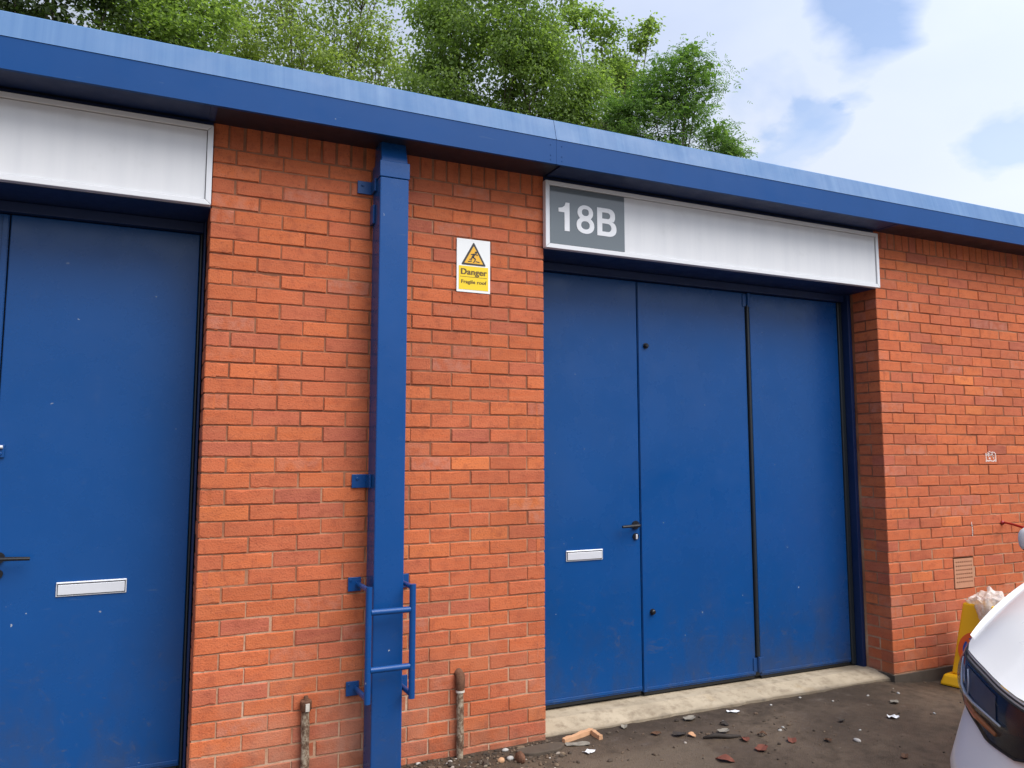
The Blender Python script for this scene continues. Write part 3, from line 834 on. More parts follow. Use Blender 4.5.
def stub(name, label, x, ztop, kind):
    root = empty(name, (x, -.03, -.03)); bpy.context.view_layer.update()
    tag(root, label, 'pipe', 'old pipe stubs at the foot of the pier')
    s = MB(); y = -.026
    zs = [-.08+i*(ztop-.03+.08)/12 for i in range(13)]
    s.tube([(x+.0015*sin(z*17), y, z) for z in zs], [.0190+.0014*sin(z*41+x) for z in zs], 14)
    smooth_by_angle(s.build('shaft', M['oldpipe'], root))
    c = MB()
    if kind == 0:
        c.tube([(x, y, ztop-.035), (x, y, ztop-.028), (x, y, ztop+.012), (x, y, ztop+.018)], [.021, .026, .027, .021], 14)
        c.tube([(x, y, ztop+.015), (x, y, ztop+.035)], [.013, .010], 10)
        c.box(x-.006, x+.012, y-.031, y-.02, ztop-.03, ztop+.005, 1)
    else:
        c.tube([(x, y, ztop-.075), (x, y, ztop-.060), (x, y, ztop-.02), (x, y+.006, ztop+.002), (x, y+.035, ztop+.012)], [.020, .0245, .025, .0245, .023], 14)
        c.tube([(x, y, ztop-.082), (x, y, ztop-.072)], [.024, .023], 12, 1)
    smooth_by_angle(c.build('elbow' if kind else 'cap', [M['rust'], M['lime']], root))
stub('stub_pipe', 'weathered pale pipe stub with limescaled cap left of the downpipe', -1.287, .335, 0)
stub('stub_pipe', 'flaking pipe stub with rusty brown elbow entering the wall right of the downpipe', -.506, .372, 1)

# ------------------------------------------------------------------ no-waiting cone, bag, cable
ca = radians(80)       # cone faces the camera side of the yard
cone = empty('no_waiting_cone', (3.285, -.272, gz(3.28, -.27)+.004)); cone.rotation_euler = (0, 0, -ca); bpy.context.view_layer.update()
tag(cone, 'yellow four sided no waiting cone standing against the right brick wall', 'traffic cone')
def cbuild(mb, name, m_, **k):
    o = mb.build(name, m_, None, **k); o.parent = cone; return o
s = MB()
s.add([(-.235,-.235,0), (.235,-.235,0), (.22,.22,0), (-.22,.22,0), (-.21,-.21,.075), (.21,-.21,.075), (.21,.21,.075), (-.21,.21,.075)],
      [(3,2,1,0), (4,5,6,7), (0,1,5,4), (1,2,6,5), (2,3,7,6), (3,0,4,7)])
cbuild(s, 'base', M['yellow'], bevel=.015)
s = MB()
a, b, z0_, z1_ = .175, .105, .0755, .560
s.add([(-a,-a,z0_), (a,-a,z0_), (a,a,z0_), (-a,a,z0_), (-b,-b,z1_), (b,-b,z1_), (b,b,z1_), (-b,b,z1_)],
      [(3,2,1,0), (4,5,6,7), (0,1,5,4), (1,2,6,5), (2,3,7,6), (3,0,4,7)])
cbuild(s, 'body', M['yellow'], bevel=.012)
def face_pt(u, z, off): 
    t = (z-z0_)/(z1_-z0_); y = -(a+(b-a)*t)-off
    return Vector((u, y, z))
def disc_on_face(r0, r1, zc, off, th, m_, name):
    d = MB(); n = 36
    nrm = Vector((0, -1, (a-b)/(z1_-z0_))).normalized()
    ring = []
    for k in range(n):
        t = 2*pi*k/n
        ring.append((face_pt(r1*cos(t), zc+r1*sin(t), off), face_pt(r0*cos(t), zc+r0*sin(t), off) if r0 else None))
    if r0:
        o = len(d.v)
        for p1, p0 in ring: d.v += [tuple(p1), tuple(p0), tuple(p1-nrm*th), tuple(p0-nrm*th)]
        for k in range(n):
            i = o+4*k; j = o+4*((k+1) % n)
            d.face((i, j, j+1, i+1)); d.face((i, i+2, j+2, j)); d.face((i+1, j+1, j+3, i+3))
    else: d.poly([tuple(p1) for p1, _ in ring], tuple(-nrm*th))
    return cbuild(d, name, m_)
zc = .250
disc_on_face(0, .098, zc, .004, .0035, M['cyan'], 'sign_disc')
disc_on_face(.097, .128, zc, .006, .005, M['red'], 'sign_ring')
d = MB(); q0 = face_pt(-.069, zc+.069, .0065); q1 = face_pt(.069, zc-.069, .0065)
dv = (q1-q0).normalized(); wv = Vector((.707, -.0, .707))*.012
d.poly([tuple(q0-wv), tuple(q1-wv), tuple(q1+wv), tuple(q0+wv)], (0, .002, 0)); cbuild(d, 'sign_bar', M['red'])

bg = MB(); nu, nv = 40, 26
for j in range(nv+1):
    for i in range(nu):
        t = 2*pi*i/nu; v_ = j/nv
        ph = v_*pi*.60
        r_ = sin(ph)*(.118+.013*sin(5*t+2)) ; z = .568+.062*cos(ph)*(1+.45*cos(t-.4))
        nz = noise.noise((cos(t)*2.3*sin(ph)+3, sin(t)*2.3*sin(ph), cos(ph)*2.6))+.35*noise.noise((cos(t)*5*sin(ph), sin(t)*5*sin(ph)+8, cos(ph)*5))
        rr = r_*(1+.20*nz)
        if v_ > .70: z -= (v_-.70)*.42*max(0, .35+.9*cos(t+.6)+.6*noise.noise((cos(t)*2, sin(t)*2, 4)))
        bg.v.append((rr*cos(t)+.02, rr*sin(t)-.01, z+.030*nz))
for j in range(nv):
    for i in range(nu):
        k = j*nu+i; k2 = j*nu+(i+1) % nu; bg.face((k, k2, k2+nu, k+nu))
bag = bg.build('plastic_bag', M['bag'], None, smooth=False)
bag.location = cone.location; bag.rotation_euler = cone.rotation_euler
tag(bag, 'crumpled clear plastic bag pulled over the top of the yellow cone', 'plastic bag')

wr = MB()
wr.tube([(3.925, .004, .984), (3.92, -.03, .983), (3.90, -.10, .977), (3.87, -.20, .962), (3.85, -.30, .945), (3.84, -.42, .93), (3.86, -.50, .90)], [.008, .007, .009, .010, .010, .009, .007], 8)
wr.tube([(4.22, .004, 1.01), (4.20, -.06, 1.0), (4.15, -.2, .975), (4.08, -.36, .95)], [.006, .006, .007, .006], 8)
wr.tube([(3.915, .006, .984), (3.915, -.012, .984)], .016, 8)
tag(wr.build('cable', M['wire'], None, smooth=True), 'loose dark red cable poking out of the right brick wall above the car', 'cable')

# ------------------------------------------------------------------ parked car (only its front corner is in the picture)
TH = radians(12)
A_ = Vector((cos(TH), sin(TH), 0)); R_ = Vector((-sin(TH), cos(TH), 0))
NOSE = Vector((.569, -2.123, 0)) - A_*.45 - R_*.785
def C(a, b, z): return tuple(NOSE + A_*a + R_*b + Vector((0, 0, z)))
car = empty('parked_car', tuple(NOSE + A_*2.0 + Vector((0, 0, -.05)))); bpy.context.view_layer.update()
tag(car, 'white car parked nose first beside the yellow cone with its headlamp in view', 'car')
GZ = -.055
# outline of the shoulder line, right half: (a from nose, b outwards, z)
half = [(0,0,.765), (.008,.15,.767), (.03,.30,.774), (.085,.45,.787), (.17,.56,.803), (.275,.655,.820), (.37,.735,.833), (.45,.785,.838), (.54,.810,.855), (.68,.828,.898),
        (.90,.842,.945), (1.2,.855,.98), (1.7,.865,1.0), (2.3,.87,1.005), (3.0,.87,1.01), (3.6,.865,1.01), (3.95,.83,1.0), (4.10,.74,1.0), (4.15,.4,1.0), (4.16,0,1.0)]
def catmull(P, m):
    out = []
    for i in range(len(P)-1):
        p0 = Vector(P[max(i-1,0)]); p1 = Vector(P[i]); p2 = Vector(P[i+1]); p3 = Vector(P[min(i+2,len(P)-1)])
        for k in range(m):
            t = k/m
            out.append(.5*((2*p1)+(-p0+p2)*t+(2*p0-5*p1+4*p2-p3)*t*t+(-p0+3*p1-3*p2+p3)*t**3))
    out.append(Vector(P[-1])); return out
right = catmull(half, 4)                       # 77 points nose -> tail
outline = right + [Vector((p.x, -p.y, p.z)) for p in right[-2:0:-1]]
NO = len(outline)
def nrm2(i):
    d = outline[(i+1) % NO]-outline[i-1]; n_ = Vector((d.y, -d.x, 0)); n_.normalize()
    if n_.dot(Vector((outline[i].x-2.0, outline[i].y, 0))) < 0: n_ = -n_
    return n_
WH = [(.78, .31), (3.32, .31)]                 # wheel centres: a, radius
def low(a, b):
    z = .20+GZ
    if abs(b) > .6:
        for wa, wr_ in WH:
            d = abs(a-wa)
            if d < .385: z = max(z, GZ+.31+sqrt(.385**2-d*d))
    return z
def bulge(p, f):
    """outward swell at fraction f (0 shoulder, 1 sill)"""
    front = 1-min(1, max(0, (p.x-.1)/.7))
    side = .030*sin(pi*min(1, f*1.1))
    nose = .105*min(1, max(0, (f-.28)/.25))*(1-.6*max(0, f-.7)/.3)
    return side*(1-front)+front*nose*1.0+.006*min(1, f*12)
FR = [0, .03, .08, .14, .20, .24, .28, .32, .36, .40, .44, .48, .53, .58, .64, .70, .8, .92, 1]
def skin_pt(i, f, off=0):
    p = outline[i % NO]; z0q = p.z; zl = .20+GZ
    z = z0q+(zl-z0q)*f; n_ = nrm2(i % NO); lo = low(p.x, p.y)
    z = max(z, lo)
    fz = (z0q-z)/(z0q-zl)
    q = p + n_*(bulge(p, fz)+off); return C(q.x, q.y, z)
s = MB()
for i in range(NO):
    for f in FR: s.v.append(skin_pt(i, f))
K = len(FR)
for i in range(NO):
    j = (i+1) % NO
    for k in range(K-1): s.face((i*K+k, j*K+k, j*K+k+1, i*K+k+1))
smooth_by_angle(s.build('body', M['carpaint'], car), 40)
# bonnet
s = MB(); nb = 28; rows = 14
iR = 32                                        # outline index of the shoulder above the front wheel's front edge
idxF = [(-iR + round(2*iR*q/nb)) for q in range(nb+1)]
for r_ in range(rows+1):
    t = r_/rows
    for q in range(nb+1):
        u_ = -1+2*q/nb
        F = outline[idxF[q] % NO]; B = Vector((1.32-.20*(1-u_*u_), u_*.80, 1.035+.05*(1-u_*u_)))
        p = F.lerp(B, t)
        e = 1-(1-t)**2.0
        z = F.z+(B.z-F.z)*(t*.55+e*.45)+.055*sin(pi*min(1, t*.9+.05))*(1-u_**4)*min(1, t*6)
        side = (abs(u_)**6)*.0
        s.v.append(C(p.x, p.y, z+.004))
for r_ in range(rows):
    for q in range(nb): 
        k = r_*(nb+1)+q; s.face((k, k+1, k+nb+2, k+nb+1))
smooth_by_angle(s.build('bonnet', M['carpaint'], car), 40)
# wing tops between bonnet edge and shoulder line
for sg in (1, -1):
    s = MB(); n_ = 0
    for k in range(iR, 52):
        p = outline[k]; u_ = .80+(p.y-.80)*.0
        t = min(1, max(0, (p.x-outline[iR].x)/(1.32-outline[iR].x)))
        F = outline[iR]; B = Vector((1.32, .80, 1.035))
        q = F.lerp(B, t); e = 1-(1-t)**2; zq = F.z+(B.z-F.z)*(t*.55+e*.45)+.004
        if p.x > 1.32: q = Vector((p.x, .80, 1.039))
        s.v += [C(p.x, sg*(p.y+.0), p.z), C((p.x+q.x)/2, sg*(p.y*.55+q.y*.45+.006), (p.z*.45+zq*.55)+.010), C(q.x, sg*(q.y-.004), zq-.002)]; n_ += 1
    for k in range(n_-1):
        for m_ in range(2): s.face((3*k+m_, 3*k+3+m_, 3*k+4+m_, 3*k+1+m_))
    smooth_by_angle(s.build('wing', M['carpaint'], car), 40)
# shut line under the bonnet edge
s = MB(); s.tube([tuple(Vector(skin_pt(i, .012, .002))) for i in range(-iR, iR+1)], .0030, 6); s.build('bonnet_gap', M['darkgap'], car)

def car_side(sg):
    I = lambda k: (k if sg == 1 else -k) % NO
    # headlamp: between outline steps 16 (inner) and 37 (outer, on the wing)
    lo_k, hi_k, nk, nf = 9, 34, 25, 8
    def fr(k, v):
        t = (k-lo_k)/(hi_k-lo_k)
        top = .030
        B_ = [.16, .27, .295, .26, .215, .135]; q_ = min(4.999, max(0, t*5)); bi = int(q_)
        bot = B_[bi]+(B_[bi+1]-B_[bi])*(q_-bi)
        return top+(bot-top)*v
    lens = MB(); hs = MB()
    for a_ in range(nk+1):
        k = lo_k+(hi_k-lo_k)*a_/nk; k0 = int(math.floor(k)); fk = k-k0
        for b_ in range(nf+1):
            v_ = b_/nf; f = fr(k, v_)
            p0 = Vector(skin_pt(I(k0), f, .010+.016*sin(pi*v_))); p1 = Vector(skin_pt(I(k0+1), f, .010+.016*sin(pi*v_)))
            lens.v.append(tuple(p0.lerp(p1, fk)))
            p0 = Vector(skin_pt(I(k0), f, .0035)); p1 = Vector(skin_pt(I(k0+1), f, .0035))
            hs.v.append(tuple(p0.lerp(p1, fk)))
    for a_ in range(nk):
        for b_ in range(nf):
            k = a_*(nf+1)+b_
            lens.face((k, k+nf+1, k+nf+2, k+1)); hs.face((k, k+nf+1, k+nf+2, k+1))
    hl = hs.build('headlamp', M['housing'], car, smooth=True)
    def at(k, v, off):
        k0 = int(math.floor(k)); fk = k-k0; f = fr(k, v)
        return Vector(skin_pt(I(k0), f, off)).lerp(Vector(skin_pt(I(k0+1), f, off)), fk)
    ln = MB(); ln.v = lens.v; ln.f = lens.f; ln.m = lens.m; ln.t = lens.t
    ln.build('lens', M['lens'], hl, smooth=True)
    # rim of the lamp
    e = MB(); ring = [at(lo_k+(hi_k-lo_k)*q/24, 0, .006) for q in range(25)]+[at(hi_k, q/6, .006) for q in range(1, 7)]+[at(hi_k-(hi_k-lo_k)*q/24, 1, .006) for q in range(1, 25)]
    e.tube([tuple(q) for q in ring]+[tuple(ring[0])], .0038, 6, cap=False); e.build('lamp_rim', M['darkgap'], hl)
    # bright trims, reflector and bezel inside
    t_ = MB()
    t_.tube([tuple(at(29.5, .15, .011)), tuple(at(29.2, .40, .012)), tuple(at(28.6, .60, .012)), tuple(at(27.4, .70, .012)), tuple(at(25, .70, .012)), tuple(at(22, .64, .012)), tuple(at(16, .55, .011))], [.003, .004, .005, .005, .005, .0045, .003], 6)
    t_.tube([tuple(at(23.8, .12, .012)), tuple(at(23.2, .35, .013)), tuple(at(23.6, .62, .013))], .003, 6)
    t_.build('lamp_trim', M['steel'], hl, smooth=True)
    bz = MB(); grid = 8
    for a_ in range(grid+1):
        for b_ in range(5): bz.v.append(tuple(at(17+8.2*a_/grid, .10+.50*b_/4, .0062)))
    for a_ in range(grid):
        for b_ in range(4):
            k = a_*5+b_; bz.face((k, k+5, k+6, k+1))
    bz.build('lamp_bezel', M['bezel'], hl, smooth=True)
    rf_ = MB()
    for a_ in range(7):
        for b_ in range(5): rf_.v.append(tuple(at(26.0+2.2*a_/6-.5*b_/4, .22+.34*b_/4, .0082-.002*sin(pi*a_/6))))
    for a_ in range(6):
        for b_ in range(4):
            k = a_*5+b_; rf_.face((k, k+5, k+6, k+1))
    rf_.build('reflector', M['silver'], hl, smooth=True)
    am = MB()  # orange tube painted in for the brown reflection in the lamp
    am.tube([tuple(at(26, .80, .009)), tuple(at(24, .83, .010)), tuple(at(21.5, .83, .010)), tuple(at(17, .78, .009))], [.004, .009, .010, .006], 8); am.build('warm_reflection', M['amber'], hl, smooth=True)
    # door mirror
    m_ = MB(); c0 = Vector((1.72, sg*1.015, 1.105)); nlat = 10; nlon = 14
    for a_ in range(nlat+1):
        ph = -pi/2+pi*a_/nlat
        for b_ in range(nlon):
            t = 2*pi*b_/nlon
            cc = lambda v: math.copysign(abs(v)**.7, v)
            m_.v.append(C(c0.x+.065*cc(cos(ph))*cc(cos(t)), c0.y+.080*cc(cos(ph))*cc(sin(t)), c0.z+.062*cc(sin(ph))))
    for a_ in range(nlat):
        for b_ in range(nlon):
            m_.face((a_*nlon+b_, a_*nlon+(b_+1) % nlon, (a_+1)*nlon+(b_+1) % nlon, (a_+1)*nlon+b_), 0 if a_ >= 3 else 1)
    smooth_by_angle(m_.build('door_mirror', [M['carpaint'], M['plastic']], car), 50)
    m_ = MB(); m_.tube([C(1.70, sg*.84, 1.0), C(1.71, sg*.90, 1.04), C(1.72, sg*.96, 1.07)], [.035, .028, .03], 8); m_.build('mirror_arm', M['plastic'], car, smooth=True)
    # wheels
    for wa, wr_ in WH:
        w = MB(); prof = [(.205,-.09), (.27,-.098), (.302,-.085), (.31,-.06), (.31,.06), (.302,.085), (.27,.098), (.205,.09)]
        nw = 40
        for k in range(nw):
            t = 2*pi*k/nw
            for r_, h_ in prof: w.v.append(C(wa+r_*cos(t), sg*(.745+h_), GZ+.31+r_*sin(t)))
        for k in range(nw):
            for m2 in range(7): w.face((k*8+m2, ((k+1) % nw)*8+m2, ((k+1) % nw)*8+m2+1, k*8+m2+1))
        wh = w.build('wheel', M['tyre'], car, smooth=True)
        r = MB()
        for k in range(nw):
            t = 2*pi*k/nw
            for r_, h_ in ((.206, -.08), (.206, .085), (.185, .075), (.180, .0)): r.v.append(C(wa+r_*cos(t), sg*(.745+h_), GZ+.31+r_*sin(t)))
        for k in range(nw):
            for m2 in range(3): r.face((k*4+m2, ((k+1) % nw)*4+m2, ((k+1) % nw)*4+m2+1, k*4+m2+1))
        for k in range(7):
            t = 2*pi*k/7; r.tube([C(wa, sg*.800, GZ+.31), C(wa+.19*cos(t), sg*.805, GZ+.31+.19*sin(t))], [.03, .020], 6)
        r.disc(C(wa, sg*.78, GZ+.31), tuple(R_*sg), .045, .04, 16)
        r.build('rim', M['rim'], wh)
        b_ = MB(); b_.disc(C(wa, sg*.70, GZ+.31), tuple(R_*sg), .17, .02, 24); b_.build('brake_disc', M['blackmetal'], wh)
    # side glass
    gl_ = MB()
    pts = [(1.55,.828,1.012), (3.55,.828,1.03), (3.40,.70,1.47), (2.25,.70,1.49)]
    gl_.v += [C(p[0], sg*(p[1]+.004), p[2]) for p in pts]; gl_.v += [C(p[0], sg*(p[1]-.02), p[2]) for p in pts]
    for q in ((0,1,2,3), (4,5,6,7), (0,1,5,4), (1,2,6,5), (2,3,7,6), (3,0,4,7)): gl_.face(q)
    gl_.build('side_window', M['glass'], car)
for sg in (1, -1): car_side(sg)
# cabin
cb = MB()
belt = [(1.34,.80,1.0), (1.6,.83,1.0), (3.6,.83,1.01), (4.05,.74,1.0)]
roofp = [(2.15,.60,1.53), (2.35,.635,1.565), (3.35,.63,1.55), (3.62,.57,1.49)]
ring0 = [C(a, b, z) for a, b, z in belt]+[C(a, -b, z) for a, b, z in belt[::-1]]
ring1 = [C(a, b, z) for a, b, z in roofp]+[C(a, -b, z) for a, b, z in roofp[::-1]]
cb.v += ring0+ring1; n = 8
for k in range(n): cb.face((k, (k+1) % n, n+(k+1) % n, n+k))
cb.face(range(n, 2*n))
cb.build('cabin', M['carpaint'], car, bevel=.04, seg=4)
for nm, (p0, p1), dx in (('windscreen', ((1.31,.74,1.03), (2.12,.57,1.515)), -.022), ('rear_window', ((4.06,.68,1.04), (3.66,.53,1.47)), .022)):
    g_ = MB(); (a0, b0, z0q), (a1, b1, z1q) = p0, p1
    pts = [(a0+dx, b0, z0q), (a0+dx-.05*(dx < 0), 0, z0q+.01), (a0+dx, -b0, z0q), (a1+dx, -b1, z1q), (a1+dx-.03*(dx < 0), 0, z1q+.012), (a1+dx, b1, z1q)]
    g_.v += [C(*q) for q in pts]+[C(q[0]-dx*1.2, q[1], q[2]) for q in pts]
    g_.face((0,1,4,5)); g_.face((1,2,3,4)); g_.face((6,7,10,11)); g_.face((7,8,9,10))
    for k in range(6): g_.face((k, (k+1) % 6, 6+(k+1) % 6, 6+k))
    g_.build(nm, M['glass'], car)
# grille and lower intake
for nm, f0, f1, kk in (('grille', .16, .30, 12), ('lower_intake', .62, .86, 15)):
    s = MB()
    for i in range(-kk, kk+1):
        for f in (f0, (f0+f1)/2, f1): s.v.append(skin_pt(i, f, .006))
    for i in range(2*kk):
        for m_ in range(2): s.face((3*i+m_, 3*i+3+m_, 3*i+4+m_, 3*i+1+m_))
    s.build(nm, M['plastic'], car, smooth=True)
ub = MB(); ub.box(-.1, .1, -.1, .1, 0, .01); ub.v = [C(a, b, z) for a, b, z in ((.35,-.62,.20), (3.9,-.62,.20), (3.9,.62,.20), (.35,.62,.20), (.35,-.62,.30), (3.9,-.62,.30), (3.9,.62,.30), (.35,.62,.30))]
ub.build('underbody', M['plastic'], car)

# ------------------------------------------------------------------ litter and loose gravel
def gl_z(x, y):
    z = gz(x, y) + noise.noise((x*1.6, y*1.6, 3.1))*.010 + noise.noise((x*7, y*7, 1.7))*.004
    if -1.6 < x < .1: z += .018*max(0, 1-abs(y+.02)/.35)*(0.6+.5*noise.noise((x*5, y*5, 9)))
    return z
def rock(mb, c, r, rr, flat=.6, t=None, mat_=0):
    """small angular stone"""
    seg, rows_ = 6, 4; o = len(mb.v); sd = rr.random()*50; ax = rr.uniform(.7, 1.35); an = rr.random()*pi
    for i in range(rows_+1):
        ph = -pi/2+pi*i/rows_
        for k in range(seg):
            th = 2*pi*k/seg+an
            q = 1+.35*noise.noise((cos(th)*cos(ph)+sd, sin(th)*cos(ph), sin(ph)))
            mb.v.append((c[0]+r*q*cos(ph)*cos(th)*ax, c[1]+r*q*cos(ph)*sin(th)/ax, c[2]+r*q*flat*sin(ph)))
    for i in range(rows_):
        for k in range(seg):
            mb.face((o+i*seg+k, o+i*seg+(k+1) % seg, o+(i+1)*seg+(k+1) % seg, o+(i+1)*seg+k), mat_, t)
rr = random.Random(11)
gv = MB()
for k in range(1900):
    q = rr.random()
    if q < .84:
        x = rr.uniform(-1.75, .02); y = -.02-abs(rr.gauss(0, .17))
    elif q < .93:
        x = rr.uniform(-.2, 1.5); y = rr.gauss(-.30, .22)
    else:
        x = rr.uniform(-.2, 3.0); y = rr.uniform(-1.2, .02)
    if y > -.005 and (x < 0.02 or x > 2.6): continue
    if y > .0: continue
    r_ = min(.020, .0022+rr.expovariate(1/.0032))
    rock(gv, (x, y, gl_z(x, y)+r_*.25), r_, rr, .65, (min(1, rr.random()**1.25), 0, 0, 1))
tag(gv.build('gravel', M['gravel'], None, tones=True, recalc=False), 'loose grit and small stones scattered along the foot of the wall', None, None, 'stuff')

def leaf_litter(x, y, s_, ang, m_, label, up=.012):
    mb = MB(); n = 7; z = gl_z(x, y)+.003
    ca_, sa_ = cos(ang), sin(ang)
    for i in range(n+1):
        t = i/n; w = s_*.36*sin(pi*t**.8)*(1+.25*sin(9*t+ang)); l = (t-.5)*s_
        cz = up*(1-4*(t-.5)**2)*.6+.004*sin(ang*5+t*6)
        for v_, zz in ((-w, up*.9), (0, 0), (w, up*.8)):
            mb.v.append((x+l*ca_-v_*sa_, y+l*sa_+v_*ca_, z+cz+zz*.6))
    for i in range(n):
        for k in range(2): mb.face((3*i+k, 3*i+3+k, 3*i+4+k, 3*i+1+k))
    b = mb.build('fallen_leaf', m_, None, recalc=False)
    so_ = b.modifiers.new('thick', 'SOLIDIFY'); so_.thickness = .001
    return tag(b, label, 'leaf', 'dead leaves on the yard')
def scrap(x, y, w, h, ang, m_, name, label, cat, grp=None, bend=.006):
    mb = MB(); z = gl_z(x, y)+.004; n = 4
    for i in range(n+1):
        for k in range(3):
            u_ = (i/n-.5)*w*(1+.15*sin(k*3+ang)); v_ = (k/2-.5)*h*(1+.2*sin(i*2.1+ang*3))
            mb.v.append((x+u_*cos(ang)-v_*sin(ang), y+u_*sin(ang)+v_*cos(ang), z+bend*sin(i*1.9+k*1.3+ang)+bend))
    for i in range(n):
        for k in range(2): mb.face((3*i+k, 3*i+3+k, 3*i+4+k, 3*i+1+k))
    b = mb.build(name, m_, None, recalc=False); so_ = b.modifiers.new('thick', 'SOLIDIFY'); so_.thickness = .0012
    return tag(b, label, cat, grp)
# the broken clay edging lying by the pier, paper on it
ck = MB()
def slabbit(p0, p1, w, h):
    a = Vector(p0); b = Vector(p1); d = (b-a).normalized(); n_ = Vector((-d.y, d.x, 0))*w/2
    nseg_ = 6
    for i in range(nseg_+1):
        p = a.lerp(b, i/nseg_); k = 1+.16*noise.noise((i*1.7, p.x*9, 2)); o = len(ck.v)
        ck.v += [tuple(p-n_*k), tuple(p+n_*k), tuple(p+n_*k*.85+Vector((0,0,h*k))), tuple(p-n_*k*.85+Vector((0,0,h*k*.94)))]
        if i:
            for q in range(4): ck.face((o-4+q, o-4+(q+1) % 4, o+(q+1) % 4, o+q))
        else: ck.face((o+3, o+2, o+1, o))
    ck.face((o, o+1, o+2, o+3))
slabbit((.075, -.065, -.046), (.285, .005, -.044), .028, .034); slabbit((.285, .010, -.044), (.285, -.105, -.046), .026, .032)
tag(ck.build('broken_tile', M['card'], None, bevel=.002), 'broken tan piece of clay edging lying at the corner of the threshold', 'rubble')
scrap(.135, -.235, .058, .040, .4, M['paper'], 'paper_scrap', 'bright white paper scrap beside the broken clay edging', 'litter', 'white scraps on the yard', .004)
scrap(.13, -.12, .13, .05, -.3, M['greyleaf'], 'slate_piece', 'flat grey slate sliver lying inside the broken clay edging', 'rubble', None, .004)
fs = MB(); r3 = random.Random(5)
pts = [(-.083+.135*cos(t)*(1+.12*sin(3*t)), -.118+.062*sin(t)*(1+.15*cos(2*t)), -.020) for t in [2*pi*k/18 for k in range(18)]]
fs.poly(pts, (0, 0, -.05)); tag(fs.build('flat_stone', m_concrete('flat_stone', (.10,.075,.055), (.15,.115,.085), (.06,.045,.035)), None, bevel=.006), 'flat brown stone half sunk in dirt at the foot of the brick pier', 'stone')
def stone(x, y, r_, m_, label, name='stone', cat='stone', flat=.5, seed=1):
    mb = MB(); rock(mb, (0, 0, 0), r_, random.Random(seed), flat)
    b = mb.build(name, m_, None); b.location = (x, y, gl_z(x, y)+r_*flat*.55)
    sub = b.modifiers.new('round', 'SUBSURF'); sub.levels = 1; sub.render_levels = 1
    return tag(b, label, cat, 'loose stones on the yard')
stone(-.259, -.045, .020, M['stone'], 'pale grey pebble closest to the pier in the gravel', seed=2)
stone(-.281, -.155, .024, M['stone'], 'whitish flat pebble in gravel beside the dark clod', seed=3)
stone(-.246, -.20, .040, M['rust'], 'dark brown crumbly clod beside the whitish pebble', 'dirt_clod', 'clod', .8, 4)
stone(-.34, -.17, .022, M['card'], 'orange brown brick chip in gravel left of the clod', 'brick_chip', 'brick chip', .7, 5)
stone(-.52, -.235, .022, M['stone'], 'white stone lowest in the gravel near the downpipe', seed=6)
stone(1.524, -.727, .026, M['stone'], 'pale oval pebble alone on the asphalt near the bottom edge', seed=7, flat=.4)
scrap(1.244, -.044, .075, .030, -.4, M['paper'], 'paper_scrap', 'long white scrap lying on the edge of the concrete threshold', 'litter', 'white scraps on the yard', .004)
scrap(2.018, -.543, .062, .040, -.5, M['paper'], 'paper_scrap', 'largest white paper scrap out on the open asphalt', 'litter', 'white scraps on the yard', .007)
scrap(2.263, -.345, .055, .045, .7, M['greyleaf'], 'paper_scrap', 'grey crumpled scrap on the asphalt nearest to the car', 'litter', 'white scraps on the yard', .006)
scrap(2.98, -.50, .13, .02, -.2, M['paper'], 'paper_scrap', 'thin white strip on the ground in front of the yellow cone', 'litter', 'white scraps on the yard', .004)
scrap(2.02, .20, .035, .028, .2, M['paper'], 'paper_scrap', 'small white flake on concrete below the right door leaf', 'litter', 'white scraps on the yard', .004)
for i, (x, y, r_) in enumerate([(1.545,-.04,.011), (1.261,-.424,.014), (1.312,-.393,.012), (1.678,-.608,.010), (1.812,-.01,.012), (2.235,-.169,.011), (2.45,-.22,.014), (1.95,-.15,.010), (2.30,-.60,.012), (1.08,-.16,.012)]):
    st_ = stone(x, y, r_, M['stone'], 'small pale stone chip lying loose on the dark asphalt', 'stone_chip', 'stone', .5, 20+i)
tg = MB(); tg.tube([(.80,-.33,gl_z(.8,-.33)+.006), (.86,-.355,gl_z(.86,-.355)+.016), (.93,-.39,gl_z(.93,-.39)+.010), (1.0,-.40,gl_z(1.0,-.4)+.006)], [.006,.013,.012,.006], 7)
tg.tube([(.86,-.355,gl_z(.86,-.355)+.014), (.88,-.31,gl_z(.88,-.31)+.018)], [.006,.003], 6)
tag(tg.build('twig', M['twig'], None, smooth=True), 'dark broken twig lying on the asphalt in front of the middle door leaf', 'twig')
leaves = [(.967,-.30,.085,.3,'greyleaf','curled grey leaf touching the dark twig'), (.989,-.45,.07,1.2,'redleaf','red brown leaf just below the dark twig'),
          (.979,-.594,.095,.5,'redleaf','large rust coloured leaf lowest in the photo'), (.704,-.631,.10,2.2,'redleaf','rust leaf at the bottom edge below the flat stone'),
          (.717,-.231,.09,.1,'twig','black rotted leaf between threshold and twig'), (.932,-.035,.095,.35,'greyleaf','pale grey leaf on the edge of the threshold'),
          (.60,-.17,.06,2.8,'deadleaf','brown leaf right of the broken clay edging'), (.767,-.27,.055,1.9,'card','small orange leaf left of the twig'),
          (1.207,-.573,.075,.9,'redleaf','crinkled red leaf in the middle of the yard'), (1.126,-.43,.05,2.4,'deadleaf','small brown leaf right of the twig'),
          (1.693,-.464,.045,.2,'twig','small black leaf alone on the open asphalt'), (1.383,-.658,.05,1.4,'deadleaf','brown leaf left of the pale oval pebble'),
          (1.561,-1.0,.055,.6,'deadleaf','brown leaf near the car bumper'), (.50,.0,.06,1.0,'greyleaf','grey leaf against the threshold edge by the wicket door'),
          (1.05,-.20,.055,2.0,'twig','black leaf just above the twig by the threshold')]
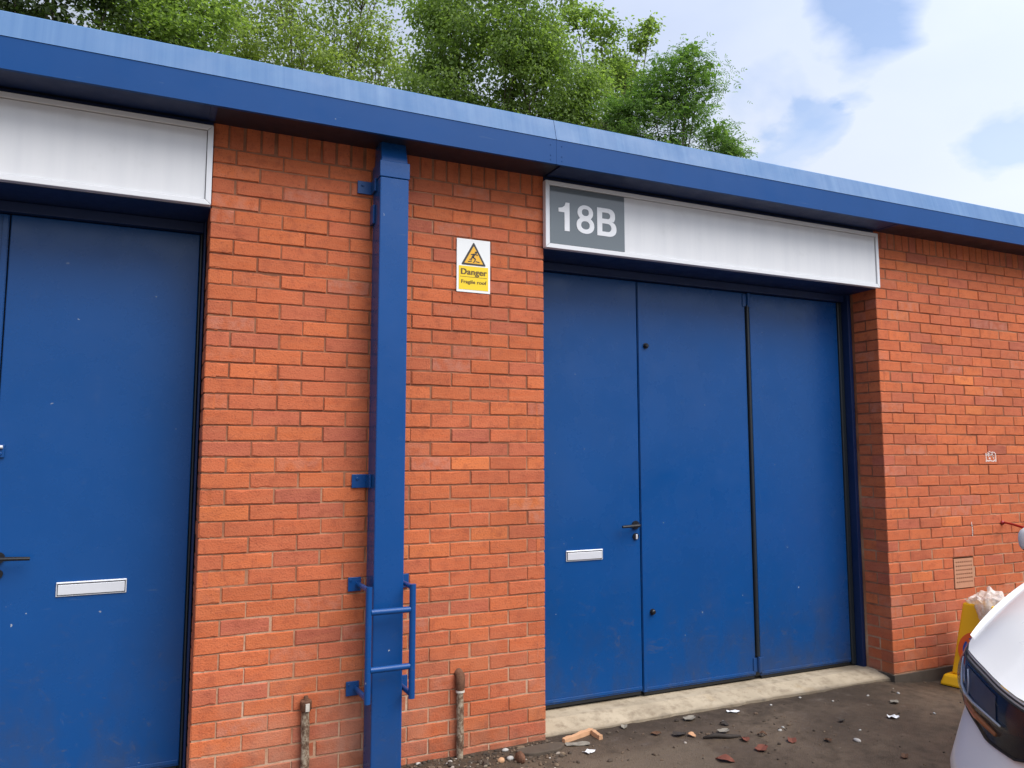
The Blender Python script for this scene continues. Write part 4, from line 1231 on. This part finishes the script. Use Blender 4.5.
for x, y, s_, an, mm, lb in leaves: leaf_litter(x, y, s_, an, M[mm], lb)

# ------------------------------------------------------------------ trees behind the roof
LM = dict(
    dark=m_leaf('leaf_dark', (.020,.034,.012), (.042,.070,.022), (.08,.125,.032), .4),
    bush=m_leaf('leaf_bush', (.11,.18,.015), (.19,.30,.025), (.28,.40,.045), .4),
    mid=m_leaf('leaf_mid', (.095,.150,.045), (.19,.275,.080), (.31,.40,.135), .55),
    ash=m_leaf('leaf_ash', (.125,.17,.06), (.235,.305,.10), (.38,.44,.18), .55),
    fresh=m_leaf('leaf_fresh', (.07,.14,.04), (.135,.235,.065), (.23,.335,.11), .55),
    pale=m_leaf('leaf_pale', (.10,.13,.08), (.20,.24,.16), (.36,.38,.30), .4))
def tree(name, label, base, clumps, mk, leaf_s, per, seed, trunk_r=.16, droop=.3, spread=1.0, wood=1.0, pinnate=False, nleaf=60, tuft_r=.42, core=420):
    rt = random.Random(seed)
    root = empty(name, base); bpy.context.view_layer.update()
    tag(root, label, 'tree', 'trees behind the workshop roof')
    tb = MB(); lf = MB(); base = Vector(base)
    cen = sum((Vector(c[:3]) for c in clumps), Vector())/len(clumps)
    zmin = min(c[2]-c[3] for c in clumps)
    fork = Vector((base.x*.5+cen.x*.5, base.y*.5+cen.y*.5, base.z+(zmin-base.z)*.62))
    path = [base.lerp(fork, t)+Vector((.10*sin(t*5+seed), .08*sin(t*4+seed*2), 0))*t for t in [i/6 for i in range(7)]]
    tb.tube(path, [trunk_r*(1.25-.6*i/6) for i in range(7)], 9)
    fork = path[-1]
    for ci, (x, y, z, R) in enumerate(clumps):
        c = Vector((x, y, z))
        mid = fork.lerp(c, .5)+Vector((rt.uniform(-.25,.25), rt.uniform(-.25,.25), rt.uniform(.0,.5)))
        limb_ = [fork*(1-t)**2+mid*2*t*(1-t)+c*t*t for t in [i/6 for i in range(7)]]
        r0 = trunk_r*.26*wood
        tb.tube(limb_, [r0*(1-.80*i/6) for i in range(7)], 6)
        ntw = int(per*R*R*5.0)+5
        for q in range(int(core*R*R)):
            g_ = Vector((rt.gauss(0,1), rt.gauss(0,1), rt.gauss(0,.9))).normalized()*R*.80*rt.random()**.45
            s_ = leaf_s*rt.uniform(1.1, 1.9)
            ax = Vector((rt.gauss(0,1), rt.gauss(0,1), rt.gauss(-.3,.6))).normalized()
            sd = ax.cross(Vector((rt.gauss(0,.8), rt.gauss(0,.8), 1))).normalized(); up = sd.cross(ax)
            p = c+g_; o = len(lf.v); tn = (min(1, max(0, .42+rt.gauss(0,.17))), 0, 0, 1)
            lf.v += [tuple(p), tuple(p+ax*s_*.45+sd*.36*s_+up*s_*.10), tuple(p+ax*s_-up*s_*.12), tuple(p+ax*s_*.45-sd*.36*s_+up*s_*.10)]
            lf.face((o, o+1, o+2), 0, tn); lf.face((o, o+2, o+3), 0, tn)
        for k in range(ntw):
            while True:
                d = Vector((rt.uniform(-1,1), rt.uniform(-1,1), rt.uniform(-1,1)))
                if .1 < d.length < 1: break
            d = d.normalized()*(.25+.85*rt.random()**.7)
            d.z *= .85
            end = c+d*R*spread
            st_ = limb_[rt.choice((4, 5, 5, 6))]
            m2 = st_.lerp(end, .55)+Vector((0, 0, .12*R))
            tw = [st_, m2, end+Vector((0, 0, -droop*.12))]
            if k % 4 == 0: tb.tube(tw, [.013*wood*R, .008*wood*R, .003], 4, cap=False)
            # a flattened, drooping tuft of leaves at the end of the twig
            nl = rt.randint(int(nleaf*.6), int(nleaf*1.3))
            shade = rt.gauss(0, .12)
            tuft = tuft_r*rt.uniform(.65, 1.25)
            for q in range(nl):
                g_ = Vector((rt.gauss(0, .42), rt.gauss(0, .42), rt.gauss(0, .24)))
                p = tw[2]+g_*tuft
                if rt.random() < .10: p = m2.lerp(tw[2], rt.random())+g_*tuft*.5
                p.z -= droop*.5*(g_.x**2+g_.y**2)*tuft
                s_ = leaf_s*rt.uniform(.6, 1.25)
                ax = Vector((g_.x*1.6+rt.gauss(0,.6), g_.y*1.6+rt.gauss(0,.6), rt.gauss(-droop,.5)))
                if ax.length < .1: continue
                ax.normalize()
                nn = Vector((rt.gauss(0,.5), rt.gauss(0,.5), 1)); sd = ax.cross(nn)
                if sd.length < .05: continue
                sd.normalize(); up = sd.cross(ax)
                tn = (min(1, max(0, .5+shade+rt.gauss(0,.15))), 0, 0, 1)
                def one(p, ax, s_, w):
                    o = len(lf.v)
                    lf.v += [tuple(p), tuple(p+ax*s_*.45+sd*w*s_+up*s_*.10), tuple(p+ax*s_-up*s_*.12), tuple(p+ax*s_*.45-sd*w*s_+up*s_*.10)]
                    lf.face((o, o+1, o+2), 0, tn); lf.face((o, o+2, o+3), 0, tn)
                if pinnate:
                    for g2 in range(2):
                        b0 = p+ax*s_*.6*g2
                        one(b0, (ax*.5+sd*.85).normalized(), s_*.75, .26); one(b0, (ax*.5-sd*.85).normalized(), s_*.75, .26)
                    one(p+ax*s_*1.1, ax, s_*.7, .26)
                else: one(p, ax, s_, .34)
    tb.build('trunk', M['bark'], root, smooth=True, recalc=False)
    lf.build('crown', LM[mk], root, tones=True, recalc=False)
G0 = -.06
tree('broadleaf_tree', 'dark leaved tree farthest left behind the roof', (-4.3, 12.8, G0),
     [(-5.34,12.64,8.94,1.13), (-4.49,12.2,9.7,.94), (-3.59,12.89,9.47,.79), (-3.89,12.3,10.59,1.04), (-5.14,13.2,10.54,1.13), (-3.03,12.93,10.45,.72), (-4.9,13.0,7.9,.9), (-3.5,13.1,8.3,.55)], 'dark', .115, 4.4, 1, .2, tuft_r=.46, core=60)
tree('bush_tree', 'low bright yellow green bush showing just above the roof edge', (-2.35, 10.5, G0),
     [(-2.82,10.44,7.60,.46), (-2.37,10.36,7.45,.42), (-2.0,10.56,7.75,.40), (-2.5,10.8,7.0,.5), (-1.7,10.5,7.1,.45)], 'bush', .080, 22, 2, .10, .3, tuft_r=.28, core=1500)
tree('broadleaf_tree', 'shady mid green tree between the dark tree and the open ash', (-1.8, 14.1, G0),
     [(-2.52,13.96,10.68,1.0), (-1.82,13.5,10.18,.8), (-1.36,13.95,11.08,.9), (-2.19,14.3,12.13,1.2), (-1.01,13.94,9.89,.64), (-2.6,14.2,9.3,.8), (-1.5,14,9.0,.7)], 'mid', .095, 6.0, 3, .2, tuft_r=.52, nleaf=85)
tree('ash_tree', 'open light leaved ash with branches and sky showing through', (1.5, 15.8, G0),
     [(-.13,15.87,12.0,1.11), (1.06,15.3,11.54,1.0), (.26,15.83,10.63,.78), (2.13,15.9,12.49,1.11), (1.8,15.2,10.85,.89), (3.13,15.29,11.66,1.0), (.53,16.2,13.58,1.33), (2.71,15.4,14.35,1.33), (3.27,15.25,10.33,.67), (-.68,15.92,11.12,.67), (1.1,15.6,9.9,.6), (2.6,15.6,9.7,.7)], 'ash', .088, 4.6, 4, .2, .4, 1.08, 1.0, nleaf=75, tuft_r=.44, core=240)
tree('broadleaf_tree', 'tall dense mid green tree at the centre above the roof', (4.4, 10.8, G0),
     [(3.37,11.03,9.72,1.07), (4.34,10.3,10.42,1.07), (5.1,10.29,9.32,1.07), (2.99,11.16,8.62,.89), (3.96,10.8,8.22,.89), (5.65,10.0,8.44,.71), (5.48,10.5,10.19,.71), (3.36,11.4,11.05,1.07), (4.73,10.47,12.22,1.24), (6.02,9.79,9.07,.62), (6.19,9.7,8.09,.53), (4.6,10.0,7.7,.8), (3.4,11.3,7.7,.7), (5.3,10.4,7.4,.7)], 'mid', .078, 6.6, 5, .22, .9, 1.05, .8, nleaf=150, tuft_r=.50, core=560)
tree('ash_tree', 'fresh green ash rightmost against the open sky', (6.7, 8.3, G0),
     [(6.81,8.09,8.75,.62), (6.49,8.31,8.33,.60), (7.1,7.87,8.07,.50), (7.30,7.7,8.80,.36), (6.16,8.53,7.55,.52), (7.46,7.59,7.55,.34), (7.74,7.36,7.20,.17), (6.71,8.16,7.31,.52), (7.08,7.85,9.22,.26), (6.01,8.63,8.17,.40), (7.62,7.45,7.30,.22)], 'fresh', .085, 17, 6, .13, .6, 1.0, .8, True, nleaf=26, tuft_r=.36, core=560)
tree('slender_tree', 'thin wispy tree top rising behind the gap left of the fresh ash', (9.5, 14.7, G0),
     [(9.3,14.83,13.71,.73), (9.53,14.68,12.48,.83), (10.26,14.21,13.32,.45), (8.68,15.18,14.2,.55), (10.5,14.1,13.75,.30), (9.9,14.3,12.0,.6), (9.35,13.61,12.0,.47)], 'mid', .105, 6, 7, .16, nleaf=40, tuft_r=.36)
tree('blossom_bush', 'pale greyish white flowering bush just above the roof right of centre', (6.2, 9.1, G0),
     [(6.14,9.14,8.05,.30), (6.36,9.0,8.2,.26), (5.93,9.27,7.75,.34), (6.55,8.84,7.6,.34), (6.3,9.1,7.3,.4)], 'pale', .055, 34, 8, .07, tuft_r=.24)

# ------------------------------------------------------------------ sky, sun, camera
SUN_EL, SUN_AZ = radians(51), radians(33)      # azimuth measured from the wall's outward normal (-Y) towards +X
sd = Vector((sin(SUN_AZ)*cos(SUN_EL), -cos(SUN_AZ)*cos(SUN_EL), sin(SUN_EL)))
w = bpy.data.worlds.new('World'); scene.world = w; w.use_nodes = True
nt = w.node_tree; nt.nodes.clear()
sky = nt.nodes.new('ShaderNodeTexSky'); sky.sky_type = 'NISHITA'; sky.sun_disc = False
sky.sun_elevation = SUN_EL; sky.sun_rotation = math.atan2(sd.x, sd.y); sky.air_density = 1.0; sky.dust_density = 0; sky.ozone_density = 4.0
skc = nt.nodes.new('ShaderNodeVectorMath'); skc.operation = 'SCALE'; skc.inputs['Scale'].default_value = .15
L(nt, sky.outputs[0], skc.inputs[0])
tc = nt.nodes.new('ShaderNodeTexCoord'); d = tc.outputs['Generated']
sx = nt.nodes.new('ShaderNodeSeparateXYZ'); L(nt, d, sx.inputs[0])
den = math_(nt, 'ADD', math_(nt, 'MAXIMUM', sx.outputs[2], 0), .28)
cx_ = nt.nodes.new('ShaderNodeCombineXYZ')
L(nt, math_(nt, 'DIVIDE', sx.outputs[0], den), cx_.inputs[0]); L(nt, math_(nt, 'DIVIDE', sx.outputs[1], den), cx_.inputs[1])
n1 = noise_tex(nt, cx_.outputs[0], 1.7, 7, .52, .4); n2 = noise_tex(nt, cx_.outputs[0], 3.4, 6, .5, .2); n3 = noise_tex(nt, cx_.outputs[0], .9, 3, .5)
cover = mapr(nt, n1, .28, .46, .90, 1)
def gap(v, width, amt):
    dp_ = nt.nodes.new('ShaderNodeVectorMath'); dp_.operation = 'DOT_PRODUCT'; L(nt, d, dp_.inputs[0]); dp_.inputs[1].default_value = Vector(v).normalized()
    wob = math_(nt, 'ADD', dp_.outputs['Value'], math_(nt, 'MULTIPLY', math_(nt, 'SUBTRACT', n2, .5), .016))
    return mapr(nt, wob, 1-width, 1-width*.1, 0, amt)
for v, wd, am in (((.672,.586,.458), .0018, .66), ((.620,.669,.402), .0018, .30), ((.792,.502,.348), .0016, .38), ((.640,.665,.365), .0010, .30)):
    cover = math_(nt, 'SUBTRACT', cover, gap(v, wd, am), True)
cloud = mix(nt, mapr(nt, n2, .36, .66), (.365,.415,.535), (.405,.45,.555))
low_ = mapr(nt, math_(nt, 'ADD', sx.outputs[2], math_(nt, 'MULTIPLY', math_(nt, 'SUBTRACT', n3, .5), .25)), .50, .26, 0, 1)
cloud = mix(nt, low_, cloud, (.47,.51,.58))
# cloud is brighter round the veiled sun
sdp = nt.nodes.new('ShaderNodeVectorMath'); sdp.operation = 'DOT_PRODUCT'; L(nt, d, sdp.inputs[0]); sdp.inputs[1].default_value = sd
glow = mapr(nt, sdp.outputs['Value'], -.7, .9, .30, 1.95)
low_dim = math_(nt, 'MULTIPLY', mapr(nt, sx.outputs[2], .30, .10), mapr(nt, sx.outputs[1], .25, -.15))   # sky dimmed low behind the camera, added to darken eaves and doors
glow = math_(nt, 'MULTIPLY', glow, math_(nt, 'SUBTRACT', 1.0, math_(nt, 'MULTIPLY', low_dim, .68)))
gm = nt.nodes.new('ShaderNodeVectorMath'); gm.operation = 'SCALE'; L(nt, cloud, gm.inputs[0]); L(nt, glow, gm.inputs['Scale'])
fin = mix(nt, cover, skc.outputs[0], gm.outputs[0])
bgn = nt.nodes.new('ShaderNodeBackground'); L(nt, fin, bgn.inputs['Color']); bgn.inputs['Strength'].default_value = 1.0
wo = nt.nodes.new('ShaderNodeOutputWorld'); L(nt, bgn.outputs[0], wo.inputs['Surface'])

sun = bpy.data.lights.new('sun', 'SUN'); sun.energy = 2.6; sun.angle = radians(48); sun.color = (1.0, .95, .88)
so = bpy.data.objects.new('sun', sun); col.objects.link(so); so.location = (4, -8, 9)
so.rotation_euler = sd.to_track_quat('Z', 'Y').to_euler()

cam = bpy.data.cameras.new('camera'); co = bpy.data.objects.new('camera', cam); col.objects.link(co)
cam.sensor_width = 36; cam.lens = 798.4242/1024*36; cam.clip_end = 1000; cam.clip_start = .05
cam.shift_x = -15.92/1024; cam.shift_y = -11.98/1024
R3 = Matrix(((0.9027664834327505, -0.042202129362431076, -0.42805567005676026), (-0.4301232251811948, -0.09455615142461173, -0.8978046253988075), (-0.0025860298127812153, 0.9946246098428504, -0.10351424029941425)))
co.matrix_world = Matrix.Translation((-2.0253, -4.0356, 1.5066)) @ R3.to_4x4()
scene.camera = co

vs = scene.view_settings
vs.view_transform = 'Standard'; vs.look = 'None'; vs.exposure = .62; vs.gamma = 1; vs.use_curve_mapping = False
scene.cycles.max_bounces = 8; scene.cycles.transparent_max_bounces = 12
